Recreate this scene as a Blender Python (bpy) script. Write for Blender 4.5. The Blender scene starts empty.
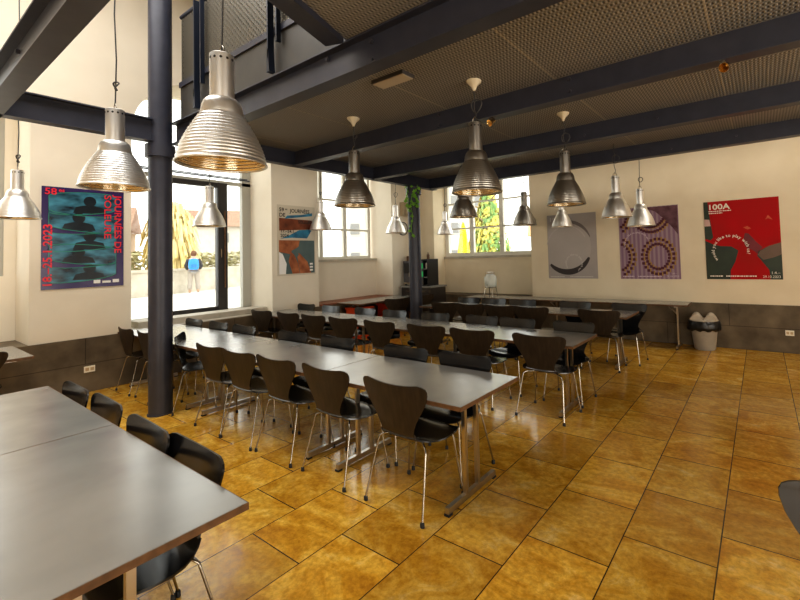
import bpy, bmesh, math, random
from mathutils import Matrix, Vector
random.seed(7)
PI = math.pi
scn = bpy.context.scene
COL = scn.collection

# ------------------------------------------------------------------ helpers
class MB:
    """collects verts / faces; build() links them as ONE mesh object"""
    def __init__(s): s.v = []; s.f = []; s.m = []
    def add(s, vs, fs, mi=0):
        o = len(s.v); s.v += [tuple(v) for v in vs]
        s.f += [tuple(i + o for i in f) for f in fs]; s.m += [mi] * len(fs); return s
    def box(s, x0, x1, y0, y1, z0, z1, mi=0, M=None):
        vs = [Vector(p) for p in ((x0,y0,z0),(x1,y0,z0),(x1,y1,z0),(x0,y1,z0),(x0,y0,z1),(x1,y0,z1),(x1,y1,z1),(x0,y1,z1))]
        if M: vs = [M @ v for v in vs]
        return s.add(vs, [(0,3,2,1),(4,5,6,7),(0,1,5,4),(1,2,6,5),(2,3,7,6),(3,0,4,7)], mi)
    def tube(s, pts, r, n=8, cap=True, mi=0, closed=False):
        pts = [Vector(p) for p in pts]; R = r if isinstance(r, (list, tuple)) else [r] * len(pts)
        rings = []; up = None; N = len(pts)
        for i, p in enumerate(pts):
            if closed: t = pts[(i+1) % N] - pts[i-1]
            else: t = pts[min(i+1, N-1)] - pts[max(i-1, 0)]
            if t.length < 1e-9: t = Vector((0,0,1))
            t.normalize()
            if up is None:
                up = Vector((0,0,1)) if abs(t.z) < .9 else Vector((1,0,0))
            a = t.cross(up)
            if a.length < 1e-6: a = t.cross(Vector((0.3,1,0.2)))
            a.normalize(); b = a.cross(t).normalized(); up = b
            rings.append([p + (a*math.cos(2*PI*k/n) + b*math.sin(2*PI*k/n))*R[i] for k in range(n)])
        o = len(s.v)
        for rg in rings: s.v += [tuple(v) for v in rg]
        L = N if closed else N-1
        for i in range(L):
            for k in range(n):
                j = (i+1) % N
                s.f.append((o+i*n+k, o+j*n+k, o+j*n+(k+1)%n, o+i*n+(k+1)%n)); s.m.append(mi)
        if cap and not closed:
            s.f.append(tuple(o+k for k in range(n))); s.f.append(tuple(o+(N-1)*n+k for k in reversed(range(n)))); s.m += [mi, mi]
        return s
    def lathe(s, prof, n=32, c=(0,0,0), mi=0, closed=False, cap=False):
        o = len(s.v); K = len(prof)
        for r, z in prof:
            for k in range(n):
                a = 2*PI*k/n; s.v.append((c[0]+r*math.cos(a), c[1]+r*math.sin(a), c[2]+z))
        for i in range(K if closed else K-1):
            j = (i+1) % K
            for k in range(n):
                s.f.append((o+i*n+k, o+i*n+(k+1)%n, o+j*n+(k+1)%n, o+j*n+k)); s.m.append(mi)
        if cap:
            s.f.append(tuple(o+k for k in reversed(range(n)))); s.f.append(tuple(o+(K-1)*n+k for k in range(n))); s.m += [mi, mi]
        return s
    def prism(s, poly, axis, a, b, mi=0):
        """poly: 2-D points; extruded along axis 'x','y' or 'z' from a to b"""
        def P(p, t):
            return {'x': (t, p[0], p[1]), 'y': (p[0], t, p[1]), 'z': (p[0], p[1], t)}[axis]
        n = len(poly); vs = [P(p, a) for p in poly] + [P(p, b) for p in poly]
        fs = [tuple(reversed(range(n))), tuple(range(n, 2*n))] + [(i, (i+1)%n, n+(i+1)%n, n+i) for i in range(n)]
        return s.add(vs, fs, mi)
    def poly(s, pts, z=0, mi=0):
        return s.add([(p[0], p[1], z) for p in pts], [tuple(range(len(pts)))], mi)
    def ribbon(s, pts, w, z=0, mi=0):
        """flat stripe of width w along 2-D pts"""
        pts = [Vector(p) for p in pts]; vs = []
        for i, p in enumerate(pts):
            t = (pts[min(i+1, len(pts)-1)] - pts[max(i-1, 0)]).normalized(); n = Vector((-t.y, t.x))
            ww = w[i] if isinstance(w, (list, tuple)) else w
            vs += [(p.x+n.x*ww/2, p.y+n.y*ww/2, z), (p.x-n.x*ww/2, p.y-n.y*ww/2, z)]
        return s.add(vs, [(2*i, 2*i+1, 2*i+3, 2*i+2) for i in range(len(pts)-1)], mi)
    def mesh(s, me, M, mi=0):
        return s.add([M @ v.co for v in me.vertices], [tuple(p.vertices) for p in me.polygons], mi)
    def data(s, name, mats, smooth=None, fix=True):
        me = bpy.data.meshes.new(name); me.from_pydata(s.v, [], s.f)
        for m in (mats if isinstance(mats, (list, tuple)) else [mats]): me.materials.append(m)
        me.polygons.foreach_set('material_index', s.m)
        if fix:
            bm = bmesh.new(); bm.from_mesh(me); bmesh.ops.recalc_face_normals(bm, faces=bm.faces[:]); bm.to_mesh(me); bm.free()
        if smooth:
            me.polygons.foreach_set('use_smooth', [True]*len(me.polygons)); me.set_sharp_from_angle(angle=math.radians(smooth))
        me.update(); return me
    def build(s, name, mats, parent=None, smooth=None, fix=True):
        o = bpy.data.objects.new(name, s.data(name, mats, smooth, fix)); COL.objects.link(o); o.parent = parent; return o

def tag(o, label=None, cat=None, group=None, kind=None):
    if label: o['label'] = label
    if cat: o['category'] = cat
    if group: o['group'] = group
    if kind: o['kind'] = kind
    return o
def empty(name, loc=(0,0,0), rz=0, parent=None):
    o = bpy.data.objects.new(name, None); COL.objects.link(o); o.location = loc; o.rotation_euler = (0,0,rz); o.parent = parent
    o.empty_display_size = .1; return o
def copy_tree(o, parent=None):
    c = o.copy(); COL.objects.link(c); c.parent = parent
    for ch in [x for x in KIDS.get(o.name, [])]: copy_tree(ch, c)
    return c
KIDS = {}
def freeze():                                     # child look-up table for the copies
    KIDS.clear()
    for o in scn.objects:
        if o.parent: KIDS.setdefault(o.parent.name, []).append(o)

# ------------------------------------------------------------------ materials
def mat(name, col, rough=.5, metal=0, spec=.5, coat=0, emit=None, alpha=None):
    m = bpy.data.materials.new(name); m.use_nodes = True; b = m.node_tree.nodes['Principled BSDF']
    b.inputs['Base Color'].default_value = (*col, 1); b.inputs['Roughness'].default_value = rough
    b.inputs['Metallic'].default_value = metal; b.inputs['Specular IOR Level'].default_value = spec
    b.inputs['Coat Weight'].default_value = coat
    if emit: b.inputs['Emission Color'].default_value = (*emit[0], 1); b.inputs['Emission Strength'].default_value = emit[1]
    return m
def nodes(m): return m.node_tree.nodes, m.node_tree.links, m.node_tree.nodes['Principled BSDF']
def ramp(N, stops):
    r = N.new('ShaderNodeValToRGB'); e = r.color_ramp.elements
    while len(e) < len(stops): e.new(.5)
    for el, (p, c) in zip(e, stops): el.position = p; el.color = (*c, 1)
    return r
def noisy(name, c0, c1, scale=5, rough=.6, detail=4, metal=0, spec=.5, bump=0, stretch=None, coat=0, lo=.3, hi=.7):
    m = mat(name, c0, rough, metal, spec, coat); N, L, b = nodes(m)
    tc = N.new('ShaderNodeTexCoord'); mp = N.new('ShaderNodeMapping'); nz = N.new('ShaderNodeTexNoise')
    if stretch: mp.inputs['Scale'].default_value = stretch
    nz.inputs['Scale'].default_value = scale; nz.inputs['Detail'].default_value = detail
    r = ramp(N, [(lo, c0), (hi, c1)])
    L.new(tc.outputs['Object'], mp.inputs['Vector']); L.new(mp.outputs[0], nz.inputs['Vector'])
    L.new(nz.outputs['Fac'], r.inputs[0]); L.new(r.outputs[0], b.inputs['Base Color'])
    if bump:
        bp = N.new('ShaderNodeBump'); bp.inputs['Strength'].default_value = bump; bp.inputs['Distance'].default_value = .01
        L.new(nz.outputs['Fac'], bp.inputs['Height']); L.new(bp.outputs[0], b.inputs['Normal'])
    return m

M = {}
def floor_mat():
    m = mat('stone_tiles', (.6,.35,.1), .22, spec=.45, coat=.15); N, L, b = nodes(m)
    tc = N.new('ShaderNodeTexCoord'); sp = N.new('ShaderNodeSeparateXYZ'); L.new(tc.outputs['Object'], sp.inputs[0])
    def add(sock, k):
        a = N.new('ShaderNodeMath'); a.operation = 'ADD'; L.new(sock, a.inputs[0]); a.inputs[1].default_value = k; return a.outputs[0]
    cb = N.new('ShaderNodeCombineXYZ'); L.new(add(sp.outputs['Y'], 20*.57-2.52+.285), cb.inputs['X']); L.new(add(sp.outputs['X'], 40*.475+.735), cb.inputs['Y'])
    br = N.new('ShaderNodeTexBrick'); L.new(cb.outputs[0], br.inputs['Vector'])
    br.offset = .5; br.offset_frequency = 2; br.squash = 1
    br.inputs['Scale'].default_value = 1; br.inputs['Mortar Size'].default_value = .0036; br.inputs['Mortar Smooth'].default_value = .1
    br.inputs['Brick Width'].default_value = .57; br.inputs['Row Height'].default_value = .475; br.inputs['Bias'].default_value = 0
    br.inputs['Color1'].default_value = (0,0,0,1); br.inputs['Color2'].default_value = (1,1,1,1); br.inputs['Mortar'].default_value = (.5,.5,.5,1)
    # per tile offset of the veining
    sc = N.new('ShaderNodeVectorMath'); sc.operation = 'SCALE'; L.new(br.outputs['Color'], sc.inputs[0]); sc.inputs['Scale'].default_value = 9
    ad = N.new('ShaderNodeVectorMath'); L.new(tc.outputs['Object'], ad.inputs[0]); L.new(sc.outputs[0], ad.inputs[1])
    mp = N.new('ShaderNodeMapping'); mp.inputs['Scale'].default_value = (1.0, 1.7, 1); mp.inputs['Rotation'].default_value = (0,0,.5); L.new(ad.outputs[0], mp.inputs['Vector'])
    nz = N.new('ShaderNodeTexNoise'); nz.inputs['Scale'].default_value = 2.4; nz.inputs['Detail'].default_value = 9; nz.inputs['Roughness'].default_value = .68; nz.inputs['Distortion'].default_value = 1.2
    L.new(mp.outputs[0], nz.inputs['Vector'])
    r1 = ramp(N, [(.28, FL[0]), (.44, FL[1]), (.58, FL[2]), (.76, FL[3])]); L.new(nz.outputs['Fac'], r1.inputs[0])
    n2 = N.new('ShaderNodeTexNoise'); n2.inputs['Scale'].default_value = 28; n2.inputs['Detail'].default_value = 6; n2.inputs['Roughness'].default_value = .7; L.new(ad.outputs[0], n2.inputs['Vector'])
    r2 = ramp(N, [(.35, (.62,.55,.45)), (.6, (1,1,1))]); L.new(n2.outputs['Fac'], r2.inputs[0])
    mx = N.new('ShaderNodeMixRGB'); mx.blend_type = 'MULTIPLY'; mx.inputs[0].default_value = .8; L.new(r1.outputs[0], mx.inputs[1]); L.new(r2.outputs[0], mx.inputs[2])
    # tile tone
    r3 = ramp(N, [(0, (.84,.80,.76)), (.5, (1,.99,.97)), (1, (1.12,1.09,1.05))]); L.new(br.outputs['Color'], r3.inputs[0])
    m3 = N.new('ShaderNodeMixRGB'); m3.blend_type = 'MULTIPLY'; m3.inputs[0].default_value = 1; L.new(mx.outputs[0], m3.inputs[1]); L.new(r3.outputs[0], m3.inputs[2])
    mo = N.new('ShaderNodeMixRGB'); L.new(br.outputs['Fac'], mo.inputs[0]); L.new(m3.outputs[0], mo.inputs[1]); mo.inputs[2].default_value = (.055,.032,.014,1)
    L.new(mo.outputs[0], b.inputs['Base Color'])
    rr = N.new('ShaderNodeMapRange'); L.new(n2.outputs['Fac'], rr.inputs[0]); rr.inputs[3].default_value = .12; rr.inputs[4].default_value = .30
    L.new(rr.outputs[0], b.inputs['Roughness'])
    bp = N.new('ShaderNodeBump'); bp.inputs['Strength'].default_value = .25; bp.inputs['Distance'].default_value = .003; bp.invert = True
    L.new(br.outputs['Fac'], bp.inputs['Height']); L.new(bp.outputs[0], b.inputs['Normal'])
    return m
FL = [(.48,.22,.022), (.67,.355,.035), (.83,.52,.09), (.92,.72,.33)]
M['floor'] = floor_mat()
M['plaster'] = noisy('cream_plaster', (.80,.73,.61), (.76,.69,.57), 3, .85, 5, bump=.04)
M['plaster_back'] = noisy('cream_plaster_back', (.79,.69,.52), (.73,.63,.46), 2.5, .85, 5, bump=.04)
M['white'] = noisy('white_plaster', (.84,.80,.72), (.80,.76,.68), 3, .85)
def concrete():
    m = noisy('board_concrete', (.085,.064,.040), (.20,.155,.10), 3.2, .75, 9, bump=.25, lo=.3, hi=.72)
    N, L, b = nodes(m); old = b.inputs['Base Color'].links[0].from_socket
    tc = N.new('ShaderNodeTexCoord'); sp = N.new('ShaderNodeSeparateXYZ'); L.new(tc.outputs['Object'], sp.inputs[0])
    cb = N.new('ShaderNodeCombineXYZ'); a = N.new('ShaderNodeMath'); L.new(sp.outputs['X'], a.inputs[0]); L.new(sp.outputs['Y'], a.inputs[1]); a.operation = 'ADD'
    L.new(a.outputs[0], cb.inputs['X']); L.new(sp.outputs['Z'], cb.inputs['Y'])
    br = N.new('ShaderNodeTexBrick'); L.new(cb.outputs[0], br.inputs['Vector']); br.offset = .5
    for k, v in (('Scale',1),('Mortar Size',.005),('Brick Width',1.9),('Row Height',.37)): br.inputs[k].default_value = v
    mx = N.new('ShaderNodeMixRGB'); mx.blend_type = 'MULTIPLY'; L.new(br.outputs['Fac'], mx.inputs[0]); L.new(old, mx.inputs[1]); mx.inputs[2].default_value = (.45,.42,.4,1)
    L.new(mx.outputs[0], b.inputs['Base Color']); return m
M['concrete'] = concrete()
M['sill'] = noisy('concrete_sill', (.42,.38,.31), (.55,.50,.42), 6, .7)
M['steel'] = noisy('painted_steel', (.034,.037,.056), (.046,.049,.070), 8, .42, spec=.5)
M['steel_blue'] = mat('blue_black_steel', (.012,.018,.035), .4)
M['bolt'] = mat('bolt_steel', (.08,.08,.10), .35, .5)
def grating():
    m = mat('expanded_metal', (.2,.17,.13), .55, .25); N, L, b = nodes(m)
    tc = N.new('ShaderNodeTexCoord'); sp = N.new('ShaderNodeSeparateXYZ'); L.new(tc.outputs['Object'], sp.inputs[0])
    def math_(op, a, k=None, bsock=None):
        n = N.new('ShaderNodeMath'); n.operation = op; L.new(a, n.inputs[0])
        if bsock is not None: L.new(bsock, n.inputs[1])
        elif k is not None: n.inputs[1].default_value = k
        return n.outputs[0]
    sx = math_('SINE', math_('MULTIPLY', sp.outputs['X'], 2*PI/.030)); sy = math_('SINE', math_('MULTIPLY', sp.outputs['Y'], 2*PI/.055))
    ph = math_('MULTIPLY', sx, k=None, bsock=sy); ssum = math_('ADD', math_('MULTIPLY', sx, .40), bsock=math_('MULTIPLY', ph, .70))
    r = ramp(N, [(.2, (.100,.099,.097)), (.75, (.40,.39,.37))]); mr = N.new('ShaderNodeMapRange'); mr.inputs[1].default_value = -1.1; mr.inputs[2].default_value = 1.1
    L.new(ssum, mr.inputs[0]); L.new(mr.outputs[0], r.inputs[0])
    # panel seams
    fx = math_('FRACT', math_('MULTIPLY', math_('ADD', sp.outputs['X'], 20.24), 1/1.25)); sm = math_('LESS_THAN', fx, .012)
    mx = N.new('ShaderNodeMixRGB'); L.new(sm, mx.inputs[0]); L.new(r.outputs[0], mx.inputs[1]); mx.inputs[2].default_value = (.42,.38,.32,1)
    L.new(mx.outputs[0], b.inputs['Base Color']); bp = N.new('ShaderNodeBump'); bp.inputs['Strength'].default_value = .5; bp.inputs['Distance'].default_value = .01
    L.new(mr.outputs[0], bp.inputs['Height']); L.new(bp.outputs[0], b.inputs['Normal'])
    return m
M['grating'] = grating()
def perforated():
    m = mat('perforated_panel', (.10,.09,.07), .5, .3); N, L, b = nodes(m)
    tc = N.new('ShaderNodeTexCoord'); sp = N.new('ShaderNodeSeparateXYZ'); L.new(tc.outputs['Object'], sp.inputs[0])
    def sn(sock, p):
        a = N.new('ShaderNodeMath'); a.operation = 'MULTIPLY'; L.new(sock, a.inputs[0]); a.inputs[1].default_value = 2*PI/p
        s_ = N.new('ShaderNodeMath'); s_.operation = 'SINE'; L.new(a.outputs[0], s_.inputs[0]); return s_.outputs[0]
    mu = N.new('ShaderNodeMath'); mu.operation = 'MULTIPLY'; L.new(sn(sp.outputs['X'], .06), mu.inputs[0]); L.new(sn(sp.outputs['Z'], .06), mu.inputs[1])
    gt = N.new('ShaderNodeMath'); gt.operation = 'GREATER_THAN'; L.new(mu.outputs[0], gt.inputs[0]); gt.inputs[1].default_value = .52
    iv = N.new('ShaderNodeMath'); iv.operation = 'SUBTRACT'; iv.inputs[0].default_value = 1; L.new(gt.outputs[0], iv.inputs[1])
    L.new(iv.outputs[0], b.inputs['Alpha']); return m
M['perforated'] = perforated()
def tabletop():
    m = mat('grey_linoleum', (.22,.215,.20), .3, spec=.6); N, L, b = nodes(m)
    tc = N.new('ShaderNodeTexCoord'); nz = N.new('ShaderNodeTexNoise'); nz.inputs['Scale'].default_value = 2.6; nz.inputs['Detail'].default_value = 3; nz.inputs['Roughness'].default_value = .5; nz.inputs['Distortion'].default_value = .3
    L.new(tc.outputs['Object'], nz.inputs['Vector'])
    r = ramp(N, [(.3, TT[0]), (.8, TT[1])]); L.new(nz.outputs['Fac'], r.inputs[0]); L.new(r.outputs[0], b.inputs['Base Color'])
    mr = N.new('ShaderNodeMapRange'); L.new(nz.outputs['Fac'], mr.inputs[0]); mr.inputs[3].default_value = .20; mr.inputs[4].default_value = .28; L.new(mr.outputs[0], b.inputs['Roughness'])
    b.inputs['Metallic'].default_value = .35
    return m
TT = [(.29,.28,.26), (.40,.385,.355)]
M['tabletop'] = tabletop()
M['edge'] = noisy('wood_edge', (.085,.042,.018), (.16,.08,.034), 30, .5)
M['chrome'] = mat('chrome', (.40,.37,.32), .22, 1)
M['tube'] = mat('table_steel', (.55,.50,.43), .28, 1)
M['veneer'] = noisy('dark_veneer', (.022,.015,.009), (.043,.029,.018), 6, .45, 5, spec=.3, stretch=(6,6,.7))
M['lacquer'] = mat('black_lacquer', (.010,.010,.011), .20, spec=.6)
M['rubber'] = mat('black_rubber', (.012,.012,.012), .6)
M['orange'] = mat('orange_label', (.75,.30,.02), .5)
M['alu'] = mat('spun_aluminium', (.86,.85,.83), .40, 1)
M['alu_shaded'] = mat('shaded_aluminium', (.42,.40,.37), .34, 1)  # same metal, darkened in colour for the dim deck it reflects
M['alu_in'] = mat('reflector_inside', (.80,.70,.52), .22, 1)  # warm tint stands for the orange floor reflected inside
M['hole'] = mat('dark_hole', (.02,.02,.02), .7)
M['cord'] = mat('grey_cord', (.06,.06,.06), .6)
M['bulb'] = mat('frosted_bulb', (.9,.88,.82), .3)
M['cream_cap'] = mat('cream_canopy', (.75,.68,.52), .45)
M['frame_grey'] = mat('grey_window_frame', (.42,.41,.36), .5)
M['frame_white'] = mat('white_window_frame', (.72,.70,.63), .5)
M['frame_dark'] = mat('dark_window_frame', (.035,.032,.030), .4)
def glass():
    m = bpy.data.materials.new('window_glass'); m.use_nodes = True; N, L = m.node_tree.nodes, m.node_tree.links; N.clear()
    o = N.new('ShaderNodeOutputMaterial'); t = N.new('ShaderNodeBsdfTransparent'); g = N.new('ShaderNodeBsdfGlossy'); mx = N.new('ShaderNodeMixShader')
    t.inputs[0].default_value = (.96,.98,.97,1); g.inputs['Roughness'].default_value = .02; mx.inputs[0].default_value = .06
    L.new(t.outputs[0], mx.inputs[1]); L.new(g.outputs[0], mx.inputs[2]); L.new(mx.outputs[0], o.inputs[0]); return m
M['glass'] = glass()
def clear_glass():
    m = mat('jar_glass', (.93,.97,.95), .05); b = m.node_tree.nodes['Principled BSDF']; b.inputs['Alpha'].default_value = .35; return m
M['jar'] = clear_glass()
M['socket'] = mat('cream_plastic', (.85,.80,.68), .4)
M['red'] = noisy('orange_red_plastic', (.80,.10,.025), (.72,.08,.02), 4, .4)
M['redwood'] = noisy('red_brown_board', (.22,.07,.035), (.30,.11,.05), 8, .5)
M['cab'] = noisy('dark_cabinet', (.035,.028,.024), (.05,.04,.033), 10, .4)
M['cabtop'] = mat('grey_cabinet_top', (.25,.24,.22), .35)
M['machine'] = mat('machine_grey', (.10,.10,.11), .35, .3)
M['black'] = mat('black_plastic', (.015,.015,.016), .35)
M['green'] = mat('green_display', (.03,.35,.12), .4, emit=((.02,.45,.12), .25))
M['leaf'] = noisy('ivy_leaf', (.10,.30,.03), (.25,.50,.06), 14, .5)
M['bin'] = noisy('grey_bin_plastic', (.36,.33,.29), (.42,.39,.34), 6, .5)
M['bag'] = noisy('black_bin_bag', (.010,.010,.010), (.022,.021,.02), 18, .3, bump=.6)
M['lid'] = mat('beige_bin_lid', (.50,.43,.34), .55)

# ------------------------------------------------------------------ camera
H = 1.65
cam = bpy.data.cameras.new('camera'); co = bpy.data.objects.new('camera', cam); COL.objects.link(co)
RT = Vector((0.8272107968608831, 0.5611022796682219, -0.029774642028198933)); DN = Vector((-0.04567856146704811, 0.014338384640703965, -0.9988532823934636)); FW = Vector((-0.560031933535119, 0.8276222824918501, 0.037491211555460265))
mw = Matrix.Identity(4)
for i in range(3): mw[i][0] = RT[i]; mw[i][1] = -DN[i]; mw[i][2] = -FW[i]
mw.translation = (0, 0, H); co.matrix_world = mw
cam.sensor_width = 36; cam.lens = 420.37/800*36
cam.shift_x = (400-475.68)/800; cam.shift_y = (239.42-300)/800; cam.clip_start = .05; cam.clip_end = 300
scn.camera = co

# ------------------------------------------------------------------ room shell
XL, YB, ZC = -7.44, 8.1, 6.0           # left wall plane, back wall plane, ceiling
XR, YF, XO, YO = 5.0, -4.5, -8.4, 8.75
S = lambda o, label, cat: tag(o, label, cat, kind='structure')
S(MB().box(XL-.02, XR, YF, YB+.02, -.2, 0).build('floor', M['floor']), 'polished golden brown stone tile floor', 'floor')
S(MB().box(XO, XR, YF, YO, ZC, ZC+.2).build('ceiling', M['white']), 'high white ceiling above the mezzanine', 'ceiling')
S(MB().box(XR, XR+.2, YF, YO, 0, ZC).build('wall_right', M['plaster']), 'plain cream side wall', 'wall')
S(MB().box(XO, XR, YF-.2, YF, 0, ZC).build('wall_front', M['plaster']), 'plain cream wall behind the viewpoint', 'wall')
# left wall : piers between three arched recesses that start on the concrete ledge
ZL = .71
def arch(y0, y1, zs, zt, n=16):
    c = (y0+y1)/2; r = (y1-y0)/2; h = min(r, .95)
    return [(y0, zt), (y0, zs)] + [(c - r*math.cos(PI*k/n), zs + h*math.sin(PI*k/n)) for k in range(1, n)] + [(y1, zs), (y1, zt)]
wl = MB()
REC = [(-1.0, 1.2), (2.21, 4.30), (5.28, 7.35)]
wl.box(XO, XL, YF, REC[0][0], ZL, ZC)
wl.box(XO, XL, REC[0][1], REC[1][0], ZL, ZC); wl.box(XO, XL, REC[1][1], REC[2][0], ZL, ZC); wl.box(XO, XL, REC[2][1], YO, ZL, ZC)
for y0, y1 in REC: wl.prism(arch(y0, y1, 3.6, ZC), 'x', XO, XL)
wl.box(-8.4, -8.2, 1.09, REC[0][1], 1.56, ZC); wl.box(-8.4, -8.2, REC[0][0], REC[0][1], ZL, 1.56)           # spandrel under window 1
wl.box(-8.4, -8.02, REC[2][0], REC[2][1], ZL, 1.62)          # spandrel under window 3
S(wl.build('wall_left', M['plaster']), 'cream plastered wall of piers and deep window recesses', 'wall')
S(MB().box(XO, XL+.02, YF, YO, 0, ZL).build('trim_1', M['concrete']), 'board marked grey concrete dado under the window recesses', 'dado')
# back wall with one recess
XB0, XB1 = -6.74, -4.06
wb = MB()
wb.box(XL-.01, XB0, YB, YO, .72, ZC); wb.box(XB1, XR, YB, YO, .72, ZC); wb.box(XB0, XB1, YB, YO, 3.55, ZC)
wb.box(XB0, XB1, YB+.42, YO, .72, 1.60)
S(wb.build('wall_back', M['plaster_back']), 'warm cream wall with three posters', 'wall')
S(MB().box(XL, XR, YB-.02, YO, 0, .73).build('trim_2', M['concrete']), 'dark concrete dado along the poster wall', 'dado')
S(MB().box(XB0, XB1, YB+.38, YO-.1, 1.58, 1.63).build('trim_3', M['sill']), 'grey sill under the rear window', 'sill')
S(MB().box(-8.35, -7.98, REC[2][0], REC[2][1], 1.60, 1.65).build('trim_4', M['sill']), 'pale sill under the middle side window', 'sill')
S(MB().box(-8.35, -7.46, REC[1][0], REC[1][1], ZL, ZL+.012).build('trim_5', M['sill']), 'concrete ledge below the tall garden window', 'sill')
S(MB().box(-8.02, XL-.0, REC[2][0]+.0, REC[2][1], ZL, ZL+.03).build('trim_6', M['redwood']), 'red brown board lying on the ledge of the recess', 'sill')
S(MB().box(-8.02, -7.62, 2.35, 4.30, ZL+.012, ZL+.10).build('trim_7', M['sill']), 'raised concrete step in front of the tall window', 'sill')

def frame_x(mb, x0, x1, y0, y1, z0, z1, w):          # rectangular frame in a plane of constant x
    mb.box(x0, x1, y0, y0+w, z0, z1); mb.box(x0, x1, y1-w, y1, z0, z1); mb.box(x0, x1, y0+w, y1-w, z0, z0+w); mb.box(x0, x1, y0+w, y1-w, z1-w, z1)
def frame_y(mb, y0, y1, x0, x1, z0, z1, w):
    mb.box(x0, x0+w, y0, y1, z0, z1); mb.box(x1-w, x1, y0, y1, z0, z1); mb.box(x0+w, x1-w, y0, y1, z0, z0+w); mb.box(x0+w, x1-w, y0, y1, z1-w, z1)
# window 1 (far left recess)
w1 = S(empty('window_1', (-8.28, 0, 0)), 'grey framed window at the edge beside the coiled film poster', 'window')
f = MB(); frame_x(f, -.04, .04, REC[0][0], 1.09, 1.56, 4.9, .07); f.box(-.03, .03, .05, .11, 1.6, 4.9); f.box(-.03, .03, REC[0][0], 1.09, 2.6, 2.64); f.build('window_frame', M['frame_grey'], w1)
MB().box(-.004, .004, REC[0][0]+.05, 1.05, 1.6, 4.9).build('pane', M['glass'], w1)
# window 2 : tall arched garden window with dark inner sash
w2 = S(empty('window_2', (-8.22, 0, 0)), 'tall arched window with dark framed casement overlooking the street', 'window')
y0, y1 = REC[1]
f = MB(); f.box(-.05, .05, y0, y0+.07, .72, 4.3); f.box(-.05, .05, y1-.16, y1, .72, 4.3); f.box(-.05, .05, y0, y1, .72, .80)
f.box(-.05, .05, y0, y1, 3.10, 3.16); f.build('window_frame', M['frame_grey'], w2)
d = MB(); frame_x(d, -.02, .07, 2.86, 3.77, .78, 3.11, .085); d.box(-.02, .09, 3.69, 3.85, .78, 3.11); d.build('casement_frame', M['frame_dark'], w2)
h = MB().box(.09, .11, 3.79, 3.81, 1.2, 2.6).build('casement_bar', M['edge'], w2)
hd = MB().box(.07, .12, 3.72, 3.74, 1.75, 1.9).build('handle', M['chrome'], w2)
MB().box(-.004, .004, y0+.05, y1-.1, .78, 4.95).build('pane', M['glass'], w2)
# window 3 : six pane window in the middle recess
w3 = S(empty('window_3', (-8.16, 0, 0)), 'white six pane window in the recess beside the hands poster', 'window')
y0, y1 = REC[2][0], 7.26
f = MB(); frame_x(f, -.05, .05, y0, y1, 1.64, 4.9, .075)
for yy in (5.84, 6.49): f.box(-.04, .043, yy-.045, yy+.045, 1.70, 4.85)
for zz in (2.34, 3.02): f.box(-.03, .035, y0, y1, zz-.02, zz+.02)
f.build('window_frame', M['frame_white'], w3)
MB().box(-.004, .004, y0+.04, y1-.04, 1.68, 4.88).build('pane', M['glass'], w3)
# window 4 : rear window
w4 = S(empty('window_4', (0, 8.62, 0)), 'wide rear window with three casements above the glass drink dispenser', 'window')
x0, x1 = XB0+.0, XB1
f = MB(); frame_y(f, -.05, .05, x0, x1, 1.62, 3.56, .10)
for xx in (-5.92, -5.06): f.box(xx-.055, xx+.055, -.043, .043, 1.70, 3.50)
for zz in (2.33, 2.97): f.box(x0, x1, -.03, .03, zz-.018, zz+.018)
f.build('window_frame', M['frame_white'], w4)
MB().box(x0+.05, x1-.05, -.004, .004, 1.66, 3.52).build('pane', M['glass'], w4)

# ------------------------------------------------------------------ steelwork
ZB, ZT = 3.02, 3.27
def ibeam(axis, c, a, b, name='steel_beam', zb=ZB, zt=ZT, w=.13):
    h = w/2; t = .014; k = .012
    poly = [(c-h, zb), (c+h, zb), (c+h, zb+t), (c+k/2, zb+t), (c+k/2, zt-t), (c+h, zt-t), (c+h, zt), (c-h, zt), (c-h, zt-t), (c-k/2, zt-t), (c-k/2, zb+t), (c-h, zb+t)]
    return MB().prism([(p[0], p[1]) for p in poly], 'y' if axis == 'y' else 'x', a, b).build(name, M['steel'])
XC = -5.56; YS = (2.08, 3.58, 5.08, 6.58)
def bolts(beam, pts, axis):
    for (a, z) in pts:
        mb = MB()
        for k in range(1):
            if axis == 'x': mb.tube([(a, YS_CUR-.006, z), (a, YS_CUR-.03, z)], .016, 6)
            else: mb.tube([(XC+.006, a, z), (XC+.03, a, z)], .016, 6)
        mb.build('bolt', M['bolt'], beam, 30)
LB = ['black steel beam carrying the mezzanine railing, nearest of the parallel beams', 'black steel beam with a small spotlight on its lower edge, second from the railing beam',
      'black steel beam behind the spotlight beam, third from the railing beam', 'black steel beam closest to the wall with the red poster']
for i, y in enumerate(YS):
    YS_CUR = y
    b = ibeam('x', y, XC, XR-.02); S(b, LB[i], 'beam')
    bolts(b, [[(-2.25,3.07),(-2.25,3.21),(-2.75,3.225)], [(-2.85,3.08),(-2.85,3.2),(-1.35,3.09),(-1.35,3.2)], [(-1.75,3.1),(-.9,3.14)], [(-1.0,3.1),(-.2,3.14)]][i], 'x')
b = ibeam('y', XC, 2.15, 6.75); S(b, 'black edge beam joining the two round columns', 'beam')
b = ibeam('y', XC, .70, 1.83); S(b, 'short black beam from the near column to the free left beam', 'beam')
YS_CUR = .655
b = ibeam('x', .655, -6.2, -2.46, zt=3.30); S(b, 'black beam with bright web crossing the open void at upper left', 'beam'); bolts(b, [(-4.35,3.1),(-4.38,3.22)], 'x')
b = MB(); EA, EB = Vector((-2.53, 1.96, 0)), Vector((-2.53+.17*4.2, 1.96-.48*4.2, 0)); en = Vector((.942, .333, 0))*.075
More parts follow.
